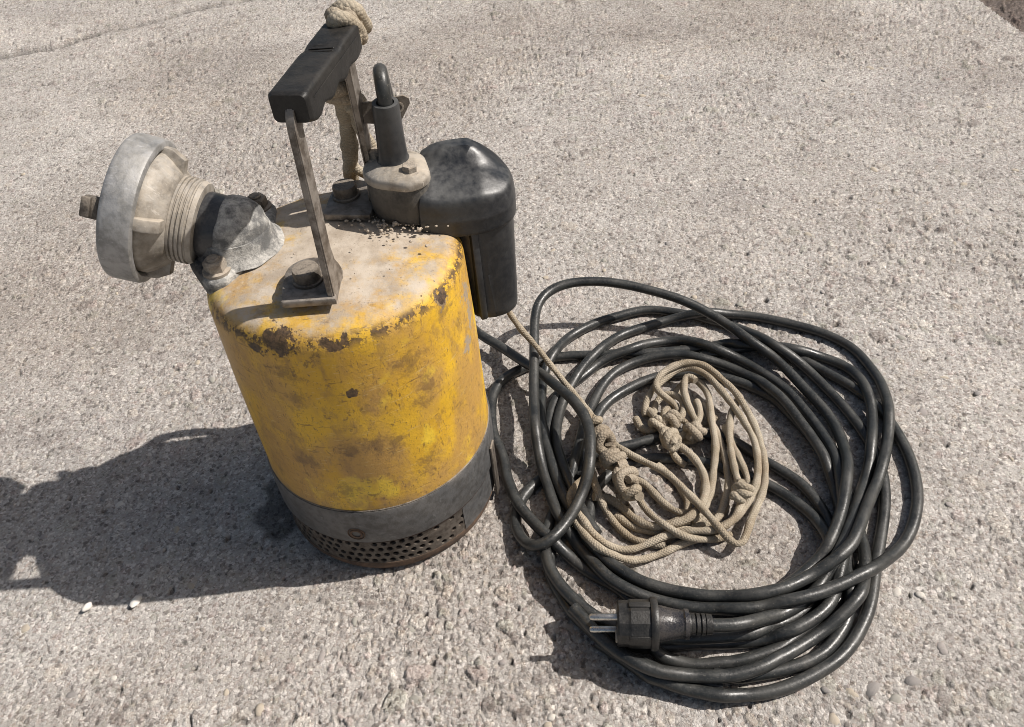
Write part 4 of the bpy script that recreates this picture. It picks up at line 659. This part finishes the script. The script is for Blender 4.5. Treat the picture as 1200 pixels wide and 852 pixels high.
ROPE = {"taut":[[1085,1159,976],[1107,1145,932],[1128,1131,888],[1149,1118,843],[1171,1107,798],[1194,1097,753],[1217,1088,708],[1241,1082,664],[1267,1077,620],[1293,1074,576],[1320,1070,533],[1347,1063,490],[1374,1052,448],[1400,1036,407],[1426,1017,367],[1452,994,330],[1479,968,295],[1507,939,263],[1534,907,235],[1561,871,210],[1587,832,189],[1613,792,172],[1639,750,157],[1664,706,147],[1687,661,141],[1709,615,138],[1730,568,137],[1750,521,136],[1767,473,132],[1782,425,126],[1795,376,119],[1807,326,114],[1819,277,111],[1829,227,110],[1839,176,110],[1849,126,111],[1858,76,112],[1869,26,111],[1880,-24,110],[1891,-74,111],[1904,-123,113],[1920,-172,112],[1940,-219,108],[1960,-266,103],[1979,-313,98],[1996,-361,96],[2010,-410,95],[2024,-460,96],[2036,-509,99],[2049,-559,103],[2064,-607,109],[2081,-655,117],[2102,-700,128],[2126,-744,140],[2152,-786,150],[2184,-826,153],[2221,-861,148],[2260,-893,141],[2303,-916,127],[2350,-928,110],[2398,-933,93],[2447,-936,79],[2497,-935,68],[2547,-931,59],[2597,-923,53],[2646,-909,46],[2693,-890,37]],"r2":[[1854,308,32],[1869,262,49],[1884,216,66],[1901,171,83],[1920,126,96],[1944,82,106],[1973,41,111],[2006,2,113],[2040,-35,115],[2076,-72,119],[2111,-108,124],[2147,-144,130],[2182,-180,135],[2217,-217,141],[2252,-254,146],[2284,-293,150],[2314,-334,154],[2340,-378,158],[2362,-423,161],[2383,-469,163],[2405,-516,167],[2426,-562,171],[2447,-608,175],[2467,-655,180],[2487,-701,181],[2510,-747,179],[2531,-793,178],[2551,-840,178],[2571,-887,176],[2594,-931,167],[2619,-973,152],[2648,-1012,139],[2687,-1041,127],[2734,-1029,119],[2767,-991,114],[2795,-948,111],[2819,-904,108],[2844,-859,106],[2870,-816,105],[2897,-773,105],[2925,-730,104],[2953,-688,105],[2981,-645,106],[3008,-602,107],[3033,-557,109],[3055,-512,112],[3075,-465,114],[3092,-417,117],[3106,-368,119],[3118,-318,122],[3128,-269,125],[3136,-218,129],[3142,-168,133],[3146,-117,137],[3149,-67,141],[3150,-16,145],[3149,35,150],[3147,85,155],[3143,136,159],[3138,186,164],[3131,237,168],[3123,287,173],[3115,337,177],[3105,387,182],[3093,436,187],[3079,484,192],[3060,532,197],[3038,577,202],[3014,622,207],[2990,666,211],[2965,711,216],[2939,754,220],[2910,796,223],[2875,833,226],[2834,862,230],[2787,882,232],[2737,891,233],[2686,889,232],[2636,879,229],[2588,864,225],[2542,843,220],[2499,817,215],[2459,785,209],[2427,747,202],[2405,702,194],[2402,653,184],[2420,607,173],[2451,568,160],[2485,534,145],[2518,498,129],[2543,459,109],[2556,415,88],[2552,367,75],[2533,320,75],[2508,277,86],[2481,236,100],[2453,197,116]],"r3b":[[2270,459,37],[2274,506,57],[2285,554,74],[2305,599,87],[2330,643,98],[2360,683,107],[2396,720,117],[2435,752,126],[2476,781,136],[2519,808,144],[2563,835,152],[2608,858,160],[2656,874,168],[2706,879,175],[2756,866,182],[2798,837,189],[2833,801,194],[2863,759,198],[2887,713,201],[2906,666,203],[2924,617,204],[2940,568,204],[2956,519,204],[2971,470,203],[2986,421,201],[3001,372,200],[3016,322,197],[3029,273,194],[3042,223,191],[3054,173,187],[3065,123,182],[3075,72,178],[3085,22,173],[3091,-29,168],[3093,-80,163],[3091,-131,158],[3085,-182,153],[3077,-233,148],[3067,-283,143],[3055,-333,138],[3040,-382,132],[3023,-430,127],[3003,-477,121],[2979,-523,115],[2952,-566,108],[2922,-608,102],[2890,-647,96],[2855,-685,91],[2818,-720,87],[2779,-754,84],[2737,-785,82],[2693,-811,81],[2646,-831,82],[2597,-846,84],[2547,-858,84],[2496,-866,85],[2444,-870,83],[2393,-869,77],[2345,-864,61],[2298,-854,43],[2252,-835,29]],"r4":[[2290,535,29],[2307,495,57],[2319,450,76],[2328,401,89],[2337,352,99],[2345,302,108],[2353,252,116],[2362,203,124],[2374,154,132],[2390,106,139],[2411,60,146],[2437,16,149],[2467,-25,149],[2497,-66,147],[2525,-109,146],[2549,-154,144],[2568,-201,142],[2584,-250,140],[2594,-300,138],[2598,-351,136],[2597,-402,134],[2590,-452,132],[2577,-502,130],[2560,-550,128],[2539,-597,128],[2513,-640,128],[2481,-680,131],[2444,-715,134],[2403,-746,134],[2358,-770,130],[2309,-783,125],[2259,-790,120],[2209,-794,112],[2158,-795,104],[2109,-784,98],[2064,-761,90],[2026,-729,79],[1993,-692,69],[1963,-652,59],[1937,-608,52],[1911,-564,48],[1883,-522,47],[1850,-483,50],[1809,-453,58],[1763,-437,71],[1716,-435,90],[1670,-441,112]],"r5":[[2766,695,183],[2738,742,182],[2695,752,180],[2669,704,179],[2654,652,178],[2644,598,176],[2638,544,175],[2636,489,172],[2639,435,167],[2646,382,158],[2655,329,147],[2668,277,135],[2680,225,122],[2683,173,108],[2667,124,92],[2629,93,71],[2579,98,51],[2532,119,34]],"r6":[[2589,676,51],[2619,717,63],[2652,755,75],[2693,783,88],[2741,792,102],[2783,767,113],[2812,725,121],[2831,677,127],[2842,627,132],[2847,576,137],[2847,524,141],[2843,473,145],[2836,422,149],[2828,371,153],[2820,320,156],[2811,269,160],[2802,218,161],[2795,166,161],[2790,115,158],[2785,64,152],[2780,12,146],[2772,-38,140],[2761,-89,134],[2747,-138,128],[2732,-187,123],[2716,-236,117],[2700,-285,112],[2683,-334,106],[2667,-383,99],[2650,-431,93],[2632,-479,88],[2612,-527,83],[2588,-573,79],[2561,-617,77],[2529,-657,77],[2492,-694,78],[2451,-725,80],[2408,-753,81]],"r7":[[3087,438,129],[3057,396,133],[3029,353,136],[3004,309,140],[2983,262,144],[2964,214,148],[2948,166,153],[2933,117,157],[2919,68,160],[2906,18,161],[2895,-32,160],[2886,-83,158],[2878,-134,157],[2871,-185,157],[2865,-236,156],[2861,-287,156],[2856,-338,155],[2853,-389,154],[2852,-441,153],[2853,-492,151],[2852,-543,149],[2847,-594,147],[2835,-644,145],[2815,-691,143],[2790,-736,141],[2760,-778,138],[2725,-815,135],[2684,-846,132],[2639,-870,129],[2590,-887,128],[2539,-895,130],[2488,-897,134],[2437,-893,135],[2387,-885,132],[2338,-874,121],[2290,-869,102],[2245,-861,78],[2203,-847,53]],"r8":[[2810,485,79],[2809,433,86],[2809,382,93],[2808,330,99],[2809,278,103],[2811,226,106],[2815,174,107],[2819,122,108],[2824,71,106],[2827,19,104],[2829,-33,103],[2828,-85,104],[2826,-137,107],[2822,-189,109],[2817,-241,108],[2812,-292,102],[2804,-343,93],[2794,-393,85],[2781,-443,78],[2764,-492,73],[2745,-540,69],[2723,-587,66],[2700,-634,65],[2673,-679,65],[2642,-720,66],[2605,-756,69],[2561,-784,73],[2512,-800,71],[2464,-797,55],[2420,-783,29]],"r9":[[2921,193,82],[2918,140,92],[2916,87,100],[2917,33,102],[2920,-21,100],[2925,-75,98],[2931,-129,99],[2936,-183,101],[2941,-237,105],[2945,-291,107],[2949,-344,104],[2951,-397,93],[2948,-449,79],[2937,-501,66],[2919,-550,55],[2895,-598,47],[2866,-643,39],[2831,-684,33],[2792,-722,30],[2751,-757,29]],"r10":[[1688,-21,92],[1692,-75,92],[1695,-129,94],[1698,-183,99],[1699,-237,105],[1701,-291,112],[1704,-345,118],[1710,-399,119],[1719,-452,114],[1733,-502,98],[1750,-550,78],[1771,-597,62],[1794,-645,49],[1819,-692,40],[1848,-738,33],[1880,-781,30],[1917,-822,29],[1960,-854,29],[2009,-877,29],[2061,-894,29],[2113,-909,29],[2166,-921,29]],"r11":[[2518,-794,29],[2468,-810,35],[2416,-819,43],[2364,-817,52],[2313,-819,65],[2264,-834,78],[2217,-856,87],[2169,-878,91],[2118,-894,89],[2068,-910,83],[2017,-925,75],[1967,-938,68],[1915,-949,65],[1862,-952,68],[1810,-949,76],[1760,-938,90],[1714,-920,111],[1674,-898,137],[1636,-871,163],[1603,-833,179],[1578,-787,186],[1557,-738,186],[1538,-689,183],[1516,-641,180],[1491,-594,182],[1472,-545,189],[1472,-492,192],[1486,-442,188],[1509,-395,179],[1534,-351,163],[1559,-309,143],[1584,-268,120],[1609,-229,94]],"r11b":[[2643,-856,29],[2592,-869,29],[2540,-879,29],[2488,-888,29],[2436,-895,29],[2384,-904,29],[2332,-915,29],[2282,-929,30],[2233,-949,30],[2185,-971,31],[2135,-989,30],[2085,-1004,30],[2034,-1019,33],[1984,-1033,41],[1933,-1043,53],[1884,-1051,70],[1837,-1055,93],[1792,-1055,121],[1750,-1051,152],[1706,-1043,180],[1661,-1019,193],[1623,-982,195],[1592,-940,191],[1565,-895,186],[1542,-848,179],[1523,-800,170],[1506,-751,161],[1490,-701,152],[1473,-652,145]],"r12":[[1946,-179,63],[1985,-215,56],[2029,-246,49],[2076,-273,45],[2116,-309,42],[2146,-353,42],[2169,-402,42],[2192,-452,44],[2215,-500,48],[2241,-547,53],[2270,-593,59],[2305,-632,68],[2351,-660,72],[2403,-665,65],[2452,-647,48],[2496,-622,29]],"r13":[[2173,427,56],[2182,372,57],[2197,319,58],[2230,275,58],[2281,258,59],[2335,268,62],[2385,291,67],[2431,321,76],[2478,345,91],[2530,331,102],[2575,300,97],[2620,271,82],[2672,257,69],[2726,261,60],[2779,278,57],[2830,300,61],[2879,323,71]],"r14":[[2259,-121,37],[2293,-162,33],[2323,-206,30],[2351,-252,29],[2375,-300,29],[2395,-349,29],[2412,-400,29],[2425,-452,29],[2433,-505,29],[2429,-558,29],[2411,-608,29],[2381,-652,29],[2339,-685,29],[2290,-708,29],[2240,-725,29],[2188,-738,29],[2135,-749,29]],"r15":[[2349,335,38],[2349,389,34],[2351,443,32],[2357,496,32],[2370,548,37],[2393,595,46],[2428,634,58],[2474,656,71],[2526,654,84],[2567,623,94],[2594,577,103],[2607,526,110],[2608,473,117],[2599,420,125],[2584,370,133],[2560,322,139],[2525,282,141],[2477,262,136],[2433,288,127],[2416,337,118],[2421,389,108],[2442,438,97],[2476,477,85],[2523,501,76],[2575,507,69]],"r16":[[2740,520,97],[2743,465,102],[2742,411,107],[2735,356,113],[2719,304,120],[2694,256,126],[2663,210,130],[2625,171,128],[2579,143,120],[2529,120,111],[2482,93,105],[2443,55,102],[2418,6,103],[2408,-47,105],[2417,-101,100],[2449,-140,80],[2490,-166,54]],"r17":[[1832,-588,29],[1866,-631,29],[1901,-673,29],[1941,-710,29],[1987,-741,29],[2036,-763,31],[2087,-783,37],[2140,-794,44],[2194,-791,47],[2248,-780,47],[2300,-765,41],[2352,-750,35],[2405,-737,31],[2459,-730,30],[2513,-722,29],[2566,-707,29],[2617,-689,29]]}
power = empty('power_cable', (.22, -.02, 0), 'black rubber power cable with plug lying in a loose coil beside the yellow pump', 'power cable')
def child(o, p):
    o.parent = p; o.matrix_parent_inverse = Matrix.Translation(p.location).inverted(); return o
T = Tubes()
for k, pts in CABLE.items():
    P = [tuple(c*SC for c in p) for p in pts]
    if k == 'c1':
        P = [(.0489, .0353, .322), (.0492, .0352, .3325), (.0490, .0380, .3420), (.0484, .0450, .3470), (.0476, .0530, .3440), (.0472, .0610, .332), (.0472, .0705, .305), (.0455, .0790, .264), (.036, .0915, .205), (.022, .0975, .120), (.008, .1010, .050), (.002, .113, .017), (.014, .148, .006), (.040, .186, .006)]+P
    T.add(spline(P, .004), .0047, 14, True, lambda L: 1+.012*math.sin(L*37)+.010*math.sin(L*91+1))
child(T.build('cable_jacket', M['cable']), power)
pa = Vector((.2264, -.1806, .0350)); pb = Vector((.1600, -.1730, .0365)); pd = (pb-pa).normalized()
PF = frame(pa, pd) @ Matrix.Diagonal((.88, .88, .88, 1))                              # local z runs from the cable to the pins
pg = empty('plug', (0, 0, 0), None, None); child(pg, power)
def pchild(o): o.parent = pg; return o
bm = bmesh.new(); pr = [(.0050, -.006), (.0066, -.004)]
lathe(bm, [(.0052, -.004), (.0078, -.003), (.0080, .0000), (.0080, .0014)], PF, 28)
for t0 in (.0020, .0060, .0100):
    lathe(bm, [(.0062, t0-.0010), (.0062, t0)], PF, 24, False, False); lathe(bm, [(.0062, t0), (.0082, t0+.0002), (.0083, t0+.0029), (.0062, t0+.0031)], PF, 28)
lathe(bm, [(.0062, .013), (.0086, .0132), (.0090, .0150)], PF, 28)
pchild(obj('strain_relief', bm, M['plug'], None, 35))
bm = bmesh.new(); lathe(bm, [(.0090, .0145), (.0116, .0148), (.0118, .0180), (.0110, .0190), (.0107, .0200), (.0124, .0290), (.0140, .0355), (.0142, .0390)], PF, 40); pchild(obj('plug_neck', bm, M['plug_smooth'], None, 35))
bm = bmesh.new(); lathe(bm, [(.0160, .0385), (.0198, .0390), (.0206, .0405), (.0206, .0430), (.0196, .0446), (.0165, .0450)], PF, 48); pchild(obj('plug_collar', bm, M['plug'], None, 35))
def facet(a, t): return (1-.05*abs(math.cos(3*a)))
bm = bmesh.new(); lathe(bm, [(.0170, .0440), (.0186, .0446), (.0186, .0600), (.0180, .0612), (.0176, .0625), (.0176, .0690), (.0166, .0704), (.0120, .0706)], PF, 12)
pb_ = pchild(obj('plug_body', bm, M['plug'], None, 20))
bm = bmesh.new()
for a in range(0, 360, 90):
    box(bm, (.0035, .0060, .0170), PF @ Matrix.Rotation(math.radians(a+20), 4, 'Z') @ Matrix.Translation((.0175, 0, .0530)), .0008)
pchild(obj('plug_grip_rib', bm, M['plug'], None, 30))
vz = Vector((0, math.cos(math.radians(92)), math.sin(math.radians(92))))
for s_ in (1, -1):
    c0 = pa+pd*.0612+vz*(.0088*s_); bm = bmesh.new(); lathe(bm, [(.0024, 0), (.0024, .0175), (.0019, .0190), (.0010, .0194)], frame(c0, pd), 20); pchild(obj('pin', bm, M['pin'], None, 40))
bm = bmesh.new(); lathe(bm, [(.0044, -.001), (.0044, .0008), (.0032, .0010), (.0030, -.0006)], frame(pa+pd*.0622+vz.cross(pd)*(.0095)*1, pd), 20); pchild(obj('earth_socket', bm, M['dusty_bolt'], None, 30))

# ------------------------------------------------------------------ rope
ropeE = empty('rope', (.20, .0, 0), 'dusty beige braided rope tied to the handle and heaped with knots inside the cable coil', 'rope')
rj = random.Random(5)
def wob(L): return 1+.06*math.sin(L*410)+.07*math.sin(L*173+1)+.05*math.sin(L*67)
T = Tubes(); fuzz_src = []
for k, pts in ROPE.items():
    P = spline([tuple(c*SC for c in p) for p in pts], .0028); r = .0031
    if k == 'taut': r = .0028
    if k == 'r4': r = .0034
    T.add(P, r, 12, True, wob); fuzz_src += [(p, r) for p in P]
child(T.build('cord', M['rope']), ropeE)
# rope on the handle: a hitch over the bar's far end, a hanging doubled length, then down behind the pump
T = Tubes(); hp = hpt(.93, .380)
def R3(*p): return [tuple(q) for q in p]
hang = [sh(.0400, .0520, .392), sh(.0330, .0500, .388), sh(.0270, .0500, .374), sh(.0225, .0540, .355), sh(.0200, .0590, .335), sh(.0175, .0660, .310), sh(.0135, .0770, .280), (.0100, .0825, .264), (.0070, .0930, .248), (.0120, .0955, .228), (.034, .0905, .200), (.062, .0765, .170), (.082, .0680, .145), (.0960, .0780, .124)]
tp = [tuple(c*SC for c in p) for p in ROPE['taut'][:2]]
P = spline(hang+tp, .003); T.add(P, .0056, 12, True, lambda L: wob(L)*(1-.45*min(1, max(0, (L-.16)/.08)))); fuzz_src += [(p, .004) for p in P]
P = spline([sh(.0420, .0480, .386), sh(.0390, .0440, .372), sh(.0310, .0500, .362), sh(.0270, .0570, .345), sh(.0260, .0610, .325), sh(.0260, .0640, .300), sh(.0300, .0680, .282), sh(.0290, .0720, .262)], .003); T.add(P, .0046, 12, True, wob); fuzz_src += [(p, .004) for p in P]
P = spline([(.0100, .0810, .270), (.0140, .0815, .261), (.0190, .0830, .2560), (.0220, .0860, .2510)], .003); T.add(P, .0036, 12, True, wob)
child(T.build('hanging_cord', M['rope']), ropeE)
def coil_knot(c, d, R_, r_, turns, ln, mat, tilt=.0, seed=0):
    """a knot: cord wound round itself about direction d, ends tucked in"""
    mt = frame(c, d, (.3, .2, 1)); n = int(turns*22); q = random.Random(seed); ph = q.uniform(0, 6); pts = []
    for i in range(n+1):
        t = i/n; a = ph+2*math.pi*turns*t; rr = R_*(.55+.45*math.sin(math.pi*min(1, max(0, t*1.1-.05))))*(1+.10*math.sin(3*a+ph))
        pts.append(mt @ Vector((rr*math.cos(a), rr*math.sin(a), ln*(t-.5)+tilt*R_*math.cos(a))))
    T = Tubes(); T.add(pts, r_, 10, True, wob); fuzz_src.extend([(p, r_) for p in pts]); return child(T.build('knot', mat), ropeE)
KN = [[[0.2391, -0.0006, 0.022], [0.0055, -0.0085, 0.0], 0.0062, 0.0036, 2.4, 0.013, "rope"], [[0.285, -0.0601, 0.022], [-0.0057, -0.0137, 0.0], 0.0056, 0.0034, 2.1, 0.011, "rope"], [[0.2807, -0.064, 0.02], [0.0111, 0.0055, 0.0], 0.005, 0.0034, 1.4, 0.008, "rope"], [[0.1784, 0.0175, 0.03], [0.0016, -0.014, 0.0], 0.0046, 0.0034, 2.3, 0.022, "rope"], [[0.1814, -0.0015, 0.031], [0.0032, -0.0119, 0.0], 0.0075, 0.0042, 2.6, 0.014, "rope_dirty"], [[0.1863, -0.0213, 0.029], [0.0038, -0.0115, 0.0], 0.0072, 0.0042, 2.5, 0.016, "rope_dirty"], [[0.1937, -0.0407, 0.025], [0.0033, -0.0093, 0.0], 0.008, 0.004, 2.3, 0.014, "rope_dirty"], [[0.1973, -0.052, 0.022], [0.0037, -0.01, 0.0], 0.0052, 0.0038, 1.6, 0.01, "rope"], [[0.262, 0.0115, 0.016], [0.0105, 0.0035, 0.0], 0.0062, 0.0036, 2.2, 0.013, "rope_dirty"], [[0.2452, 0.0269, 0.014], [0.0083, 0.0071, 0.0], 0.0055, 0.0036, 2.0, 0.012, "rope_dirty"], [[0.2341, 0.0272, 0.012], [0.0076, 0.0041, 0.0], 0.005, 0.0034, 1.6, 0.01, "rope"]]
for i, (c, d, R_, r_, tn, ln, mk) in enumerate(KN): coil_knot(Vector(c), Vector(d), R_, r_, tn, ln, M[mk], .5 if i % 2 else -.4, i)
hb = hpt(.995, .3800)
coil_knot(Vector(sh(.0375, .0545, .3830)), Vector((-.25, -.9, .1)), .0105, .0042, 1.8, .021, M['rope'], .7, 41)
coil_knot(Vector(sh(.0365, .0500, .3830)), Vector((-.75, -.5, .4)), .0085, .0042, 1.7, .012, M['rope_dirty'], .6, 44)
coil_knot(Vector(sh(.0205, .0580, .3400)), Vector((-.1, .25, -1)), .0082, .0056, 2.2, .018, M['rope_dirty'], .4, 42)
coil_knot(Vector(sh(.0262, .0600, .3270)), Vector((.1, .2, -1)), .0050, .0042, 1.6, .012, M['rope'], .3, 43)
# loose fibres standing off the rope: thin slivers
fv = []; ff = []
for k in range(11000):
    p, r = fuzz_src[rj.randrange(len(fuzz_src))]; d = Vector((rj.gauss(0, 1), rj.gauss(0, 1), rj.gauss(0, 1)+.35)).normalized()
    s_ = Vector((rj.gauss(0, 1), rj.gauss(0, 1), rj.gauss(0, 1))); s_ = (s_-d*s_.dot(d)).normalized(); b0 = Vector(p)+d*r*.9+s_*rj.uniform(-1, 1)*r*.3
    ln = rj.uniform(.0006, .0030); w = .00012; c = len(fv); e = b0+d*ln*.6+s_*ln*rj.uniform(.2, .9)
    w_ = d.cross(s_)*w; fv += [tuple(b0+w_), tuple(b0-w_), tuple(e-w_*.6), tuple(e+w_*.6)]; ff.append((c, c+1, c+2, c+3))
me = bpy.data.meshes.new('rope_fibres'); me.from_pydata(fv, [], ff); o = link_mesh('rope_fibres', me, M['rope']); child(o, ropeE); tag(o, kind='stuff')

# ------------------------------------------------------------------ loose stones lying on the slab
def loose(x, y, r, rot, zs, label, seed):
    me = pebble_mesh(seed, .6); me.name = 'pebble'; me.materials.append(M['white_stone']); o = bpy.data.objects.new('pebble', me); C.objects.link(o)
    o.location = (x, y, r*zs*.5); o.rotation_euler = (.1, .15, rot); o.scale = (r, r*.8, r*zs); tag(o, label, 'stone')
loose(-.2405, -.0935, .0046, 1.1, 1.0, 'small white pebble at the lower edge of the pump shadow', 31)
loose(-.2030, -.0925, .0062, 1.3, .5, 'flat pale stone chip half in shade at the edge of the pump shadow', 32)
loose(-.168, -.207, .0072, .6, .4, 'cream stone chip near the bottom edge left of the pump', 33)
